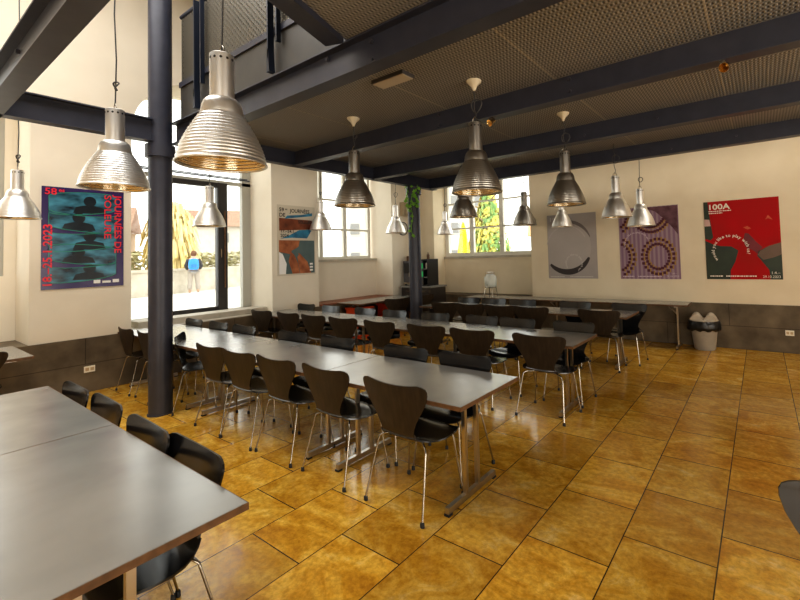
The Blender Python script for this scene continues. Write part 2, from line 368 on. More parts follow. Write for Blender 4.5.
b.add([EA-en+Vector((0,0,3.23)), EA+en+Vector((0,0,3.23)), EB+en+Vector((0,0,3.23)), EB-en+Vector((0,0,3.23)), EA-en+Vector((0,0,3.40)), EA+en+Vector((0,0,3.40)), EB+en+Vector((0,0,3.40)), EB-en+Vector((0,0,3.40))], [(0,1,2,3),(7,6,5,4),(0,4,5,1),(1,5,6,2),(2,6,7,3),(3,7,4,0)])
b = b.build('steel_beam', M['steel']); S(b, 'black channel edging the mezzanine floor above the foreground', 'beam')
def column(x, y, r, z1, label):
    c = empty('steel_column', (x, y, 0)); tag(c, label, 'column', kind='structure')
    MB().lathe([(r, 0), (r, z1)], 32, cap=True).build('shaft', M['steel'], c, 40)
    MB().lathe([(r+.03, ZB-.16), (r+.03, ZB-.02)], 32, cap=True).build('collar', M['steel'], c, 40)
    MB().lathe([(r+.012, 0.0), (r+.012, .012)], 32, cap=True).build('base_plate', M['steel'], c, 40)
column(-5.60, 1.93, .112, ZC, 'thick black round column standing before the tall garden window')
column(XC, 6.1, .118, ZB, 'slimmer black round column with ivy hanging from its head')
# grating decks seen from below
g = MB().box(XC, XR-.01, YS[0], YS[3]+.06, 3.235, 3.262); S(g.build('mezzanine_deck', M['grating']), 'expanded metal deck between the beams', 'deck')
g = MB().prism([(-2.50, YS[0]-.0), (XR-.01, YS[0]-.0), (XR-.01, YF+.01), (EB.x-.8, YF+.01), (EB.x+.05, EB.y)], 'z', 3.275, 3.30); S(g.build('mezzanine_deck', M['grating']), 'expanded metal deck in front of the railing beam', 'deck')
# railing on the beam
rl = tag(empty('mezzanine_railing', (0, 2.08, 0)), 'dark perforated metal railing along the mezzanine edge', 'railing')
MB().box(-5.4, -2.46, -.01, .01, 3.72, 4.46).build('infill_panel', M['perforated'], rl)
MB().box(-5.42, -2.44, -.012, .012, 3.285, 3.66).build('kick_plate', noisy('kick_plate_steel', (.045,.043,.040), (.06,.056,.05), 5, .5), rl)
MB().box(-5.42, -2.44, -.03, .03, 3.66, 3.72).build('bottom_rail', M['steel'], rl)
MB().tube([(-5.42, 0, 4.49), (-2.44, 0, 4.49)], .024, 10).build('handrail', M['steel'], rl, 40)
for x in (-4.86, -3.44):
    p = MB(); p.box(x-.05, x-.03, -.09, -.035, 3.42, 4.47); p.prism([(x-.06,3.30),(x-.015,3.30),(x-.03,3.5),(x-.05,3.5)], 'y', -.09, -.035); p.build('post', M['steel_blue'], rl)
    p = MB().box(x+.05, x+.07, -.07, -.03, 3.55, 4.47).build('post', M['steel_blue'], rl)
# inner return railing, seen through the mesh
r2 = tag(empty('mezzanine_railing', (-5.5, 0, 0)), 'thin inner rails running back behind the perforated railing', 'railing')
for z in (4.05, 4.4): MB().tube([(.06, 2.25, z), (.06, 5.0, z)], .02, 8).build('rail', M['steel'], r2, 40)
for y in (3.6, 5.0): MB().tube([(.06, y, 3.262), (.06, y, 4.42)], .02, 8).build('post', M['steel'], r2, 40)
# upper gallery deck
S(MB().box(-5.2, 0.5, 2.6, 7.0, 5.5, 5.53).build('upper_deck', M['grating']), 'upper expanded metal deck glimpsed over the railing', 'deck')
# dark padded chair back up on the mezzanine
ar = tag(empty('armchair', (-3.75, 2.75, 3.262)), 'dark padded armchair standing behind the mezzanine railing', 'chair')
a = MB(); a.prism([(-.42,.25),(.42,.25),(.42,1.0),(.36,1.12),(.24,1.17),(-.24,1.17),(-.36,1.12),(-.42,1.0)], 'y', -.06, .08); a.build('backrest', M['black'], ar)
MB().box(-.42, .42, .08, .65, .22, .45).build('seat', M['black'], ar)
for sx in (-.38, .38):
    for sy in (-.02, .6): MB().box(sx-.025, sx+.025, sy-.025, sy+.025, 0, .24).build('leg', M['steel'], ar)

# ------------------------------------------------------------------ tables
def table_parts(root, L, W=.72, single=False, ins=.19):
    Z = .74
    MB().box(-L/2+.002, L/2-.002, -W/2+.002, W/2-.002, Z-.026, Z).build('tabletop', M['tabletop'], root)
    e = MB(); t = .004
    e.box(-L/2-t+.002, L/2+t-.002, -W/2-t+.002, -W/2+.002, Z-.027, Z-.001); e.box(-L/2-t+.002, L/2+t-.002, W/2-.002, W/2+t-.002, Z-.027, Z-.001)
    e.box(-L/2-t+.002, -L/2+.002, -W/2+.002, W/2-.002, Z-.027, Z-.001); e.box(L/2-.002, L/2+t-.002, -W/2+.002, W/2-.002, Z-.027, Z-.001)
    e.build('edge_band', M['edge'], root)
    for s in (-1, 1):
        x = s*(L/2-ins)
        lg = MB().box(x-.016, x+.016, -W*.39, W*.39, .012, .052).build('leg', M['tube'], root)
        for y in ((0,) if single else (-.07, .07)):
            MB().box(x-.014, x+.014, y-.014, y+.014, .052, Z-.055).build('post', M['tube'], lg)
        MB().box(x-.02, x+.02, -W*.36, W*.36, Z-.055, Z-.027).build('top_bar', M['tube'], lg)
        f = MB()
        for y in (-W*.37, W*.37): f.box(x-.02, x+.02, y-.02, y+.02, 0, .013)
        f.build('foot_pad', M['rubber'], lg)
        if single:
            MB().tube([(x, 0, .55), (x-s*.16, 0, Z-.03)], .012, 6).build('brace', M['tube'], lg)
def table(x0, x1, yc, W, label, group, **kw):
    t = tag(empty('canteen_table', ((x0+x1)/2, yc, 0)), label, 'table', group)
    table_parts(t, x1-x0-.006, W, **kw); return t
G = 'long grey canteen tables'
table(-3.13, -1.65, .475, .75, 'nearest grey table, its bare corner jutting out over a tucked black chair', G)
table(-4.61, -3.13, .475, .75, 'grey table joined behind the nearest one, towards the concrete dado', G)
table(-3.0, -1.53, 2.41, .72, 'grey table at the open floor end of the row beside the thick column', G)
table(-5.27, -3.0, 2.41, .72, 'long grey table in the middle of the row beside the thick column', G)
table(-7.40, -5.27, 2.41, .72, 'long grey table pushed against the tall garden window', G)
table(-3.0, -1.54, 4.26, .72, 'grey table at the open floor end of the second row', G)
table(-5.22, -3.0, 4.26, .72, 'grey table in the middle of the second row', G)
table(-7.40, -5.22, 4.26, .72, 'grey table of the second row under the hands poster', G)
table(-3.42, -1.55, 6.25, .70, 'grey table at the open floor end of the third row, before the wall table', G)
table(-5.30, -3.42, 6.25, .70, 'grey table of the third row ending at the ivy column', G)
table(-3.2, -1.02, 7.80, .52, 'narrow table against the dado beside the waste bin', G, single=True)
table(-5.42, -3.2, 7.80, .52, 'narrow table against the dado carrying the glass drink dispenser', G, single=True)
t = table(-.85, .85, 0, .70, 'grey table in the window recess with orange red panels below it', G); t.location = (-7.04, 6.52, 0); t.rotation_euler.z = PI/2
table(-7.38, -6.31, .71, .70, 'small grey table at the edge beside the concrete dado', G)
# orange-red bench panels under the recess table
for (x, y, lb) in ((-7.05, 5.98, 'orange red crate under the recess table, nearer the hands poster'), (-6.98, 6.78, 'orange red crate under the recess table, nearer the coffee corner')):
    c = tag(empty('plastic_crate', (x, y, 0)), lb, 'crate', 'orange red crates under the recess table')
    b = MB(); b.box(-.18,.18,-.20,.20,0,.03); b.box(-.18,-.155,-.20,.20,.03,.60); b.box(.155,.18,-.20,.20,.03,.60); b.box(-.155,.155,-.20,-.175,.03,.60); b.box(-.155,.155,.175,.20,.03,.60); b.build('crate_body', M['red'], c)
    MB().box(-.20,.20,-.22,.22,.60,.64).build('rim', M['red'], c)

# ------------------------------------------------------------------ chairs
def chair_shell():
    # profile rows: (y, z, half width, forward cup)
    seat = [(.225,.428,.075,0),(.222,.440,.135,0),(.200,.455,.185,0),(.165,.464,.212,0),(.11,.466,.228,0),(.04,.462,.235,0),(-.04,.457,.232,0),(-.10,.455,.215,0),(-.15,.456,.185,0),(-.185,.463,.155,.0),(-.212,.480,.134,.004)]
    back = [(-.212,.480,.134,.004),(-.226,.505,.125,.006),(-.236,.54,.132,.010),(-.247,.59,.153,.015),(-.258,.64,.181,.021),(-.268,.69,.211,.027),(-.277,.735,.234,.032),(-.284,.77,.247,.034),(-.289,.795,.247,.034),(-.292,.813,.238,.032),(-.294,.824,.218,.028),(-.295,.829,.190,.022)]
    def sheet(rows, nu=10, wave=False):
        vs = []; fs = []
        for i, (y, z, w, c) in enumerate(rows):
            for k in range(nu+1):
                u = -1+2*k/nu; x = u*w
                yy = y + c*u*u; zz = z - (.012*u*u if False else 0)
                if not wave: zz += .010*abs(u)**2*(1 if i > 2 else 0) * (1 if y < .2 else 0)
                else: zz += .012*u*u*(1 if i > 6 else 0) - .004*(1-u*u)*(1 if i > 8 else 0)
                vs.append((x, yy, zz))
        n = nu+1
        for i in range(len(rows)-1):
            for k in range(nu): fs.append((i*n+k, i*n+k+1, (i+1)*n+k+1, (i+1)*n+k))
        return vs, fs
    out = []
    for nm, rows, wave in (('seat', seat, False), ('backrest', back, True)):
        vs, fs = sheet(rows, wave=wave)
        me = bpy.data.meshes.new(nm); me.from_pydata(vs, [], fs); me.materials.append(M['lacquer']); me.materials.append(M['veneer'])
        bm = bmesh.new(); bm.from_mesh(me)
        bmesh.ops.recalc_face_normals(bm, faces=bm.faces[:])
        bmesh.ops.solidify(bm, geom=bm.faces[:], thickness=.010)
        bmesh.ops.recalc_face_normals(bm, faces=bm.faces[:])
        for f in bm.faces:
            f.smooth = True; c = f.calc_center_median(); nrm = f.normal
            # concave front side is black lacquer, the outside is dark brown veneer
            f.material_index = 1 if (nm == 'backrest' and nrm.y < .15) or (nm == 'seat' and nrm.z < -.2) else 0
        bm.to_mesh(me); bm.free(); me.set_sharp_from_angle(angle=math.radians(50))
        out.append(me)
    return out
SEAT, BACK = chair_shell()
def leg_mesh(sx, sy):
    if sy > 0: pts = [(.03*sx,.035,.432),(.12*sx,.105,.436),(.155*sx,.132,.432),(.172*sx,.145,.418),(.178*sx,.150,.39),(.196*sx,.170,.2),(.215*sx,.192,.022)]
    else: pts = [(.03*sx,-.035,.432),(.12*sx,-.12,.434),(.158*sx,-.16,.430),(.176*sx,-.178,.416),(.182*sx,-.184,.39),(.200*sx,-.235,.2),(.216*sx,-.285,.022)]
    leg = MB().tube(pts, .0068, 8).data('leg', M['chrome'], 60)
    p = pts[-1]; ft = MB().lathe([(.008,.030),(.0125,.026),(.0135,0)], 10, (p[0], p[1], 0), cap=True).data('rubber_foot', M['rubber'], 50)
    return leg, ft
LEGS = [leg_mesh(sx, sy) for sx in (-1, 1) for sy in (1, -1)]
HUB = MB().lathe([(.05,.424),(.055,.428),(.055,.444),(.03,.448)], 16, (0, 0, 0), cap=True).data('hub', M['black'], 40)
def make_chair():
    r = empty('shell_chair')
    def ch(nm, me, p): o = bpy.data.objects.new(nm, me); COL.objects.link(o); o.parent = p; return o
    ch('seat', SEAT, r); ch('backrest', BACK, r); ch('seat_hub', HUB, r)
    for lm, fm in LEGS:
        l = ch('leg', lm, r); ch('rubber_foot', fm, l)
    return r
proto = make_chair(); freeze(); used = [False]
ORD = ['first', 'second', 'third', 'fourth', 'fifth', 'sixth', 'seventh', 'eighth', 'ninth']
STK = MB().tube([(0,-.2875,.69),(0,-.291,.69)], .010, 8)
def place_chair(x, y, rz, label, group, jit=.05, sx=1.1, sz=1):
    c = copy_tree(proto) if used[0] else proto
    used[0] = True
    c.location = (x, y, 0); c.rotation_euler = (0, 0, rz + random.uniform(-jit, jit)); c.scale = (sx, .86, sz); tag(c, label, 'chair', group); return c
def row(xs, yback, facing, where, group, jit=.05, sx=1.1, sz=1):
    # facing +1: towards +y (back to the camera)
    for i, x in enumerate(xs):
        if facing > 0: lb = 'brown backed chair, back to camera, %s, %s from the open floor' % (where, ORD[i])
        else: lb = 'black shell chair beyond the table, %s, %s from the open floor' % (where, ORD[i])
        if i == len(xs)-1 and len(xs) > 5: lb = lb.replace(ORD[i]+' from the open floor', 'last before the window wall')
        yy = yback + .254 if facing > 0 else yback - .254
        place_chair(x, yy + random.uniform(-.015, .015), 0 if facing > 0 else PI, lb, group, jit, sx, sz)
W_ = 1.22
row([-2.04,-2.78,-3.45,-4.04,-4.58], 1.97, 1, 'the thick column\'s row', 'chairs on the near side of the column row', sx=W_)
place_chair(-5.47, 2.30, -.5, 'brown shell chair half hidden behind the thick column, turned aside', 'chairs on the near side of the column row')
place_chair(-6.30, 2.225, 0, 'brown shell chair between the thick column and the dado, nearer the column', 'chairs on the near side of the column row')
place_chair(-6.92, 2.215, 0, 'brown shell chair standing against the dado, left of the thick column', 'chairs on the near side of the column row')
row([-2.07,-2.71,-3.70,-4.47,-5.52,-6.22,-6.95], 2.86, -1, 'the thick column\'s row', 'chairs on the far side of the column row', .03)
row([-1.88,-2.70,-3.36,-4.14,-4.88,-5.56,-6.22,-6.98], 3.80, 1, 'the second row', 'chairs on the near side of the second row', sx=W_)
row([-1.86,-2.60,-3.14,-3.93,-4.75,-5.45,-6.33,-7.05], 4.76, -1, 'the second row', 'chairs on the far side of the second row', .03, sx=1.05)
row([-1.93,-2.97,-3.52,-4.12,-4.67], 5.80, 1, 'the third row', 'chairs on the near side of the third row', sx=W_)
row([-1.73,-2.58,-3.56,-4.16,-4.74], 6.72, -1, 'the third row', 'chairs on the far side of the third row')
row([-2.22,-2.74,-3.46,-4.05], .93, -1, 'the nearest tables', 'chairs on the far side of the nearest tables', .03, sx=W_, sz=.965)
place_chair(-6.25, 6.22, 1.0, 'brown shell chair beside the recess table, nearer the thick column', 'chairs at the recess table')
place_chair(-6.28, 7.0, 1.0, 'brown shell chair beside the recess table, nearer the coffee corner', 'chairs at the recess table')
place_chair(-6.47, .60, PI/2, 'shell chair at the small edge table by the concrete dado', 'chairs at the edges')
place_chair(.278, 1.60, PI-.03, 'black shell chair alone on the open floor, cut by the frame edge', 'chairs at the edges')

# ------------------------------------------------------------------ pendant lamps
def lamp_meshes(metal, tag_):
    D = .22
    out = [(.098,.262)]
    nr = 14
    prof = []
    for k in range(nr*4+1):
        t = k/(nr*4); z = .262 - .252*t
        r = .104 + (D-.006-.104)*(.70*math.sin(t*PI/2)+.30*t)
        r += .0020*math.cos(t*nr*2*PI)
        prof.append((r, z))
    # outer surface of the bell + rolled rim
    outer = prof + [(D-.002,.008),(D,.004),(D,0),(D-.004,-.003),(D-.008,0)]
    inner = [(r-.006, z-.002) for r, z in prof]
    bell = MB().lathe(outer, 48).data('reflector', metal, 80)
    ins = MB().lathe(inner, 48).data('reflector_lining', M['alu_in'], 80)
    dome = MB().lathe([(.060,.345),(.075,.342),(.088,.328),(.097,.305),(.100,.285),(.103,.272),(.103,.262),(.092,.262)], 40).data('neck_dome', metal, 50)
    hous = MB().lathe([(.0,.585),(.050,.585),(.058,.580),(.059,.570),(.059,.352),(.066,.350),(.066,.340),(.055,.338)], 36).data('lamp_housing', metal, 40)
    holes = MB()
    for k in range(12):
        a = 2*PI*k/12; c, s_ = math.cos(a), math.sin(a)
        vs = [(c*.0596 - s_*.0075*math.cos(q*PI/4), s_*.0596 + c*.0075*math.cos(q*PI/4), .552+.0075*math.sin(q*PI/4)) for q in range(8)]
        holes.add(vs, [tuple(range(8))])
    hol = holes.data('vent_holes', M['hole'], None)
    hook = MB().tube([(-.030,0,.583),(-.022,0,.615),(0,0,.640),(.022,0,.615),(.030,0,.583)], .003, 6).data('suspension_hook', M['chrome'], 60)
    bulb = MB().lathe([(.0,.085),(.03,.09),(.055,.115),(.062,.150),(.050,.19),(.035,.22),(.033,.27)], 24).data('bulb', M['bulb'], 60)
    return [('reflector', bell), ('reflector_lining', ins), ('neck_dome', dome), ('lamp_housing', hous), ('vent_holes', hol), ('suspension_hook', hook), ('bulb', bulb)]
LM = {False: lamp_meshes(M['alu'], ''), True: lamp_meshes(M['alu_shaded'], 'd')}
def lamp(x, y, z, s, top, label, dark=False, loop=1, canopy=False, loopz=.12):
    r = tag(empty('pendant_lamp', (x, y, z)), label, 'lamp', 'ribbed metal pendant lamps')
    for nm, me in LM[dark]:
        o = bpy.data.objects.new(nm, me); COL.objects.link(o); o.parent = r; o.scale = (s, s, s*1.04)
    if nm == 'x': pass
    z0 = .637*s; zt = top - z
    c = MB()
    wig = [(.010*math.sin(i*1.7)*(1 if 0 < i < 8 else 0), .006*math.sin(i*2.3)*(1 if 0 < i < 8 else 0), z0 + (zt-z0)*i/8) for i in range(9)]
    c.tube(wig, .0045*s if zt < 2 else .005, 6)
    if loop:
        zc = z0 + min(loopz, (zt-z0)*.5); rr = .055*loop
        c.tube([(.02+rr*math.cos(q*PI/8)*.9, 0.012*math.sin(q*PI/4), zc + rr*math.sin(q*PI/8)) for q in range(16)], .006, 6, closed=True)
    c.build('cord', M['cord'], r, 60)
    if canopy:
        MB().lathe([(.012, zt-.09), (.018, zt-.075), (.028,zt-.05), (.068, zt-.012), (.070, zt)], 24, cap=True).build('ceiling_canopy', M['cream_cap'], r, 50)
    return r
SOF = 3.235
def L_(x, y, z, k, *a, sc=None, **kw):            # k scales the measured spot about the camera
    lamp(x*k, y*k, H + (z-H)*k, (sc or k)*.4/.44, *a, **kw)
L_(-1.96, .91, 2.085, 1.28, ZC, 'biggest and nearest aluminium pendant lamp, hanging before the mezzanine railing', loopz=.62, sc=1.15)
L_(-3.12, .85, 2.108, 1.38, ZC, 'aluminium pendant lamp hanging just beside the coiled film poster', loopz=.16, loop=.6, sc=1.16)
L_(-5.71, .84, 2.12, 1.2, ZC, 'aluminium pendant lamp at the frame edge before the edge window recess', loopz=.10, loop=.8, sc=.98)
L_(-6.28, 2.74, 2.16, 1.1, ZC, 'small aluminium pendant lamp in front of the dark casement', loop=.5)
L_(-3.34, 2.80, 2.18, 1.12, SOF, 'dark pendant lamp before the six pane window, hung from a cream canopy', dark=True, canopy=True, loop=.5)
L_(-1.82, 2.73, 2.14, 1.15, SOF, 'large dark pendant lamp before the rear window, with coiled cord under a cream canopy', dark=True, canopy=True, loop=1.1)
L_(-3.49, 4.87, 2.20, 1.06, SOF, 'dark pendant lamp half hidden behind the large one at the rear window', dark=True, canopy=True)
L_(-1.63, 4.09, 2.14, 1.1, SOF, 'dark pendant lamp directly above the small lamp by the grey dish poster', dark=True, canopy=True, loop=1.0)
L_(-3.11, 7.55, 2.14, 1.03, ZC, 'small pale pendant lamp overlapping the grey dish poster', loop=.5)
L_(-1.57, 5.69, 2.10, 1.1, SOF, 'pendant lamp with round cord loop left of the purple patterned poster', loop=1.1, loopz=.22)
L_(-1.45, 6.53, 2.01, 1.1, ZC, 'pendant lamp overlapping the purple patterned poster', loop=.7)
L_(-3.53, 6.82, 2.17, 1.1, ZC, 'dark pendant lamp at the poster side of the rear window', dark=True, loop=.8, sc=1.2)
L_(-6.34, 8.05, 2.18, .96, ZC, 'pale pendant lamp beside the ivy column, before the edge of the rear window', loop=.7)
L_(-6.02, 6.06, 2.14, 1.1, ZC, 'pale pendant lamp with round cord loop near the wall clock', loop=1.0, loopz=.20)
L_(-6.92, 4.97, 2.22, 1.04, ZC, 'pale pendant lamp between the hands poster and the six pane window', loop=.5)

# ------------------------------------------------------------------ posters
def text_mesh(s, size=1, bold=0):
    cu = bpy.data.curves.new('lettering', 'FONT'); cu.body = s; cu.size = size; cu.align_x = 'LEFT'; cu.offset = bold; cu.resolution_u = 3
    ob = bpy.data.objects.new('lettering', cu); COL.objects.link(ob)
    me = bpy.data.meshes.new_from_object(ob); bpy.data.objects.remove(ob); bpy.data.curves.remove(cu); return me
def width(me): return max((v.co.x for v in me.vertices), default=0)
def text(mb, s, x, y, size, z, rot=0, w=None, bold=0, mi=0):
    if isinstance(mb, TX): mb = mb.line()
    me = text_mesh(s, size, bold*size); k = 1 if w is None else w/max(width(me), 1e-6)
    mb.mesh(me, Matrix.Translation((x, y, z)) @ Matrix.Rotation(rot, 4, 'Z') @ Matrix.Diagonal((k, 1, 1, 1)), mi); bpy.data.meshes.remove(me)
class TX:
    def __init__(s): s.items = []
    def line(s):
        m = MB(); s.items.append(m); return m
    def build(s, name, mats, parent, fix=False):
        for m in s.items: m.build(name, mats, parent, fix=fix)
def arc_text(mb, s, cx, cy, r, a0, a1, size, z):
    if isinstance(mb, TX): mb = mb.line()
    def widths(sz):
        o = []
        for ch in s:
            if ch == ' ': o.append(.36*sz); continue
            me = text_mesh(ch, sz, .015*sz); o.append(width(me)+.10*sz); bpy.data.meshes.remove(me)
        return o
    ws = widths(size); k_ = abs(a1-a0)*r/sum(ws)
    if k_ < 1: size *= k_; ws = widths(size)
    tot = sum(ws); acc = 0
    for ch, wd in zip(s, ws):
        a = a0 + (a1-a0)*(acc+wd/2)/tot; acc += wd
        if ch == ' ': continue
        me = text_mesh(ch, size, .015*size)
        mb.mesh(me, Matrix.Translation((cx+r*math.cos(a), cy+r*math.sin(a), z)) @ Matrix.Rotation(a-PI/2, 4, 'Z') @ Matrix.Translation((-(wd-.1*size)/2, -size*.3, 0))); bpy.data.meshes.remove(me)
def dashes(mb, x0, x1, y, h, z):
    mb = mb.line(); x = x0; k = 0
    while x < x1:
        w_ = (.020, .034, .012, .027)[k % 4]; k += 1
        mb.poly([(x, y), (min(x+w_, x1), y), (min(x+w_, x1), y+h), (x, y+h)], z); x += w_+.007
def poster(loc, rot, w, h, base, label):
    p = MB().box(-w/2, w/2, -h/2, h/2, 0, .006).build('poster', base); p.location = loc; p.rotation_euler = rot
    tag(p, label, 'poster', 'framed posters on the walls'); return p
RL, RB = (PI/2, 0, PI/2), (PI/2, 0, 0)
flat = lambda n, c, r=.45: mat(n, c, r)
# 1: purple poster with coiled film strip
p1 = poster((XL+.004, 1.71, 2.03), RL, .82, 1.31, flat('poster_indigo', (.040,.022,.110), .25), 'indigo poster with a coiled blue film strip and red lettering')
band_m = noisy('film_blue', (.004,.012,.022), (.09,.36,.50), 2.6, .25, 3, lo=.36, hi=.66, stretch=(1.1,2.2,1)); line_m = flat('strip_green', (.02,.24,.17), .4); red_m = flat('letter_red', (.75,.015,.04), .4); wht = flat('letter_white', (.85,.83,.80), .5); sil = noisy('figure_dark', (.002,.004,.007), (.008,.02,.03), 6, .3)
tops = [.40, .16, -.06, -.30, -.50]
bands = MB(); lines = MB(); figs = MB()
for i, t in enumerate([(.56,.36),(.34,.13),(.10,-.12),(-.13,-.30),(-.34,-.52)]):
    sg = 1 if i % 2 == 0 else -1; N_ = 16
    top = []; bot = []
    for k in range(N_+1):
        u = -1+2*k/N_; x = .335*u - .01
        bow = .045*math.sqrt(max(0, 1-u*u))
        top.append((x, t[0] + (bow if i in (0,3) else -bow) + .02*sg*u)); bot.append((x, t[1] - bow + .035*sg*u))
    for k in range(N_): bands.poly([bot[k], bot[k+1], top[k+1], top[k]], .0072+.0004*i)
    lines.ribbon(top, .009, .0100); lines.ribbon(bot, .009, .0100); lines.ribbon([bot[0], top[0]], .007, .0100); lines.ribbon([bot[-1], top[-1]], .007, .0100)
    cx = .05 if i % 2 == 0 else -.06
    hh = t[0]-t[1]; zf = .0092
    figs.poly([(cx-.17, t[1]-.03), (cx+.17, t[1]-.03), (cx+.14, t[1]+.25*hh), (cx+.05, t[1]+.38*hh), (cx-.05, t[1]+.38*hh), (cx-.14, t[1]+.25*hh)], zf)
    figs.poly([(cx+.065*math.cos(2*PI*q/16), t[1]+.66*hh+.34*hh*math.sin(2*PI*q/16)) for q in range(16)], zf+.0002)
bands.build('film_strip', band_m, p1, fix=False); figs.build('figures', sil, p1, fix=False); lines.build('strip_edges', line_m, p1, fix=False)
tx = TX(); text(tx, '58', -.385, .555, .115, .0108, bold=.02); text(tx, 'es', -.255, .595, .065, .0108, bold=.02)
text(tx, '18.–25.1.2023', -.315, -.63, .115, .0108, PI/2, w=.80, bold=.02)
text(tx, 'JOURNÉES DE', .31, .60, .105, .0108, -PI/2, w=.80, bold=.02); text(tx, 'SOLEURE', .20, .60, .105, .0108, -PI/2, w=.60, bold=.01)
tx.build('lettering', red_m, p1, fix=False)
lg = MB()
for x0, w_ in ((.12,.07),(.21,.09),(.32,.07)): lg.poly([(x0-.03,-.605),(x0-.03+w_,-.605),(x0-.03+w_,-.575 if w_ > .07 else -.56),(x0-.03,-.575 if w_ > .07 else -.56)], .009)
lg.build('sponsor_marks', wht, p1, fix=False)
# 2: hands poster
p2 = poster((XL+.004, 4.80, 2.04), RL, .80, 1.34, flat('poster_paper', (.62,.56,.45), .5), 'cream poster with torn blue and brown strips above orange hands')
brown = noisy('strip_brown', (.10,.025,.012), (.33,.10,.04), 5, .5); blue = noisy('strip_blue', (.015,.07,.14), (.05,.30,.48), 5, .5); teal = noisy('panel_teal', (.07,.11,.115), (.11,.16,.16), 3, .5); skin = noisy('hands_orange', (.22,.06,.02), (.50,.18,.07), 6, .5); blk = flat('letter_black', (.012,.012,.014), .5)
MB().poly([(-.37,-.64),(.38,-.64),(.38,.0),(-.37,.0)], .0068).build('lower_panel', teal, p2, fix=False)
MB().poly([(-.36,.42),(.33,.40),(.36,.30),(.30,.22),(-.36,.18)], .0068).build('face_strip', brown, p2, fix=False)
b = MB(); b.poly([(-.20,.47),(.10,.50),(.34,.55),(.34,.49),(.05,.45),(-.25,.41)], .0075); b.poly([(-.34,.03),(-.1,.05),(.22,.04),(.33,.22),(.05,.20),(-.15,.10)], .0075); b.build('blue_strip', blue, p2, fix=False)
b = MB(); b.poly([(-.37,0),(.06,0),(.03,-.12),(-.05,-.17),(-.12,-.2),(-.12,-.27),(-.37,-.22)], .0075); b.poly([(-.13,-.22),(-.06,-.28),(.02,-.45),(.05,-.64),(-.10,-.64),(-.18,-.4)], .0075); b.poly([(.0,-.32),(.04,-.28),(.16,-.46),(.26,-.64),(.06,-.64)], .0078); b.poly([(.02,-.24),(.06,-.26),(.22,-.42),(.30,-.64),(.18,-.64),(.1,-.42)], .0081); b.build('hands', skin, p2, fix=False)
b = MB().poly([(-.37,-.22),(-.30,-.26),(-.22,-.45),(-.24,-.64),(-.37,-.64)], .0085).build('sleeve', wht, p2, fix=False)
tx = TX(); text(tx, '59', -.36, .545, .10, .0085, bold=.02); text(tx, 'es', -.24, .575, .055, .0085, bold=.02); text(tx, 'JOURNÉES', -.14, .535, .10, .0085, w=.42, bold=.02); text(tx, 'DE', -.36, .445, .10, .0085, bold=.02); text(tx, 'SOLEURE', .03, .33, .085, .0085, w=.30, bold=.02)
text(tx, '17.–24.1.', -.34, .145, .075, .0085, w=.30, bold=.02); text(tx, '2024', -.34, .06, .085, .0085, bold=.02); tx.build('lettering', blk, p2, fix=False)
lg = MB()
for yy in (-.60,-.54,-.48): lg.poly([(.27,yy),(.34,yy),(.34,yy+.035),(.27,yy+.035)], .009)
lg.build('sponsor_marks', wht, p2, fix=False)
# 3-5: large posters on the back wall
Z5, H5 = 1.776, 1.30
def ring(mb, cx, cy, r, w, a0, a1, z, n=40, clip=None):
    pts = [(cx+r*math.cos(a0+(a1-a0)*k/n), cy+r*math.sin(a0+(a1-a0)*k/n)) for k in range(n+1)]
    if clip: pts = [(max(-clip[0], min(clip[0], x)), max(-clip[1], min(clip[1], y))) for x, y in pts]
    mb.ribbon(pts, w if not callable(w) else [w(k/n) for k in range(n+1)], z)
p3 = poster((-3.15, YB-.004, 1.776), RB, 1.03, 1.30, noisy('poster_grey', (.36,.32,.30), (.42,.38,.355), 2, .5), 'grey poster showing a round dish, behind two stacked pendant lamps')
MB().add([(-.10+.50*math.cos(2*PI*k/48) if -.10+.50*math.cos(2*PI*k/48) > -.505 else -.505, -.02+.55*math.sin(2*PI*k/48), .0066) for k in range(48)], [tuple(range(48))]).build('dish', noisy('dish_grey', (.41,.37,.345), (.45,.41,.385), 2, .5), p3, fix=False)
b = MB(); ring(b, -.10, -.02, .50, lambda t: .04+.075*math.sin(PI*t)**.7, PI*1.24, PI*1.86, .0074); b.build('dish_shadow', flat('dish_shadow', (.045,.035,.035)), p3, fix=False)
b = MB(); ring(b, -.10, -.02, .52, lambda t: .015+.05*math.sin(PI*t), PI*.12, PI*.60, .0074); b.build('dish_rim', flat('dish_rim', (.17,.145,.14)), p3, fix=False)
b = MB(); ring(b, -.10, -.02, .43, .016, PI*.15, PI*.95, .0074); b.build('dish_highlight', flat('dish_highlight', (.50,.46,.44)), p3, fix=False)
ANN = 'would you like to play with us?'
tx = TX(); text(tx, '100A', -.47, .52, .115, .009, w=.30, bold=.02); arc_text(tx, ANN, .04, -.34, .17, PI*1.2, -PI*.35, .075, .009)
dashes(tx, -.47, -.17, -.622, .016, .009); dashes(tx, -.05, .42, -.622, .016, .009); tx.build('lettering', flat('letter_pale', (.60,.57,.53)), p3, fix=False)
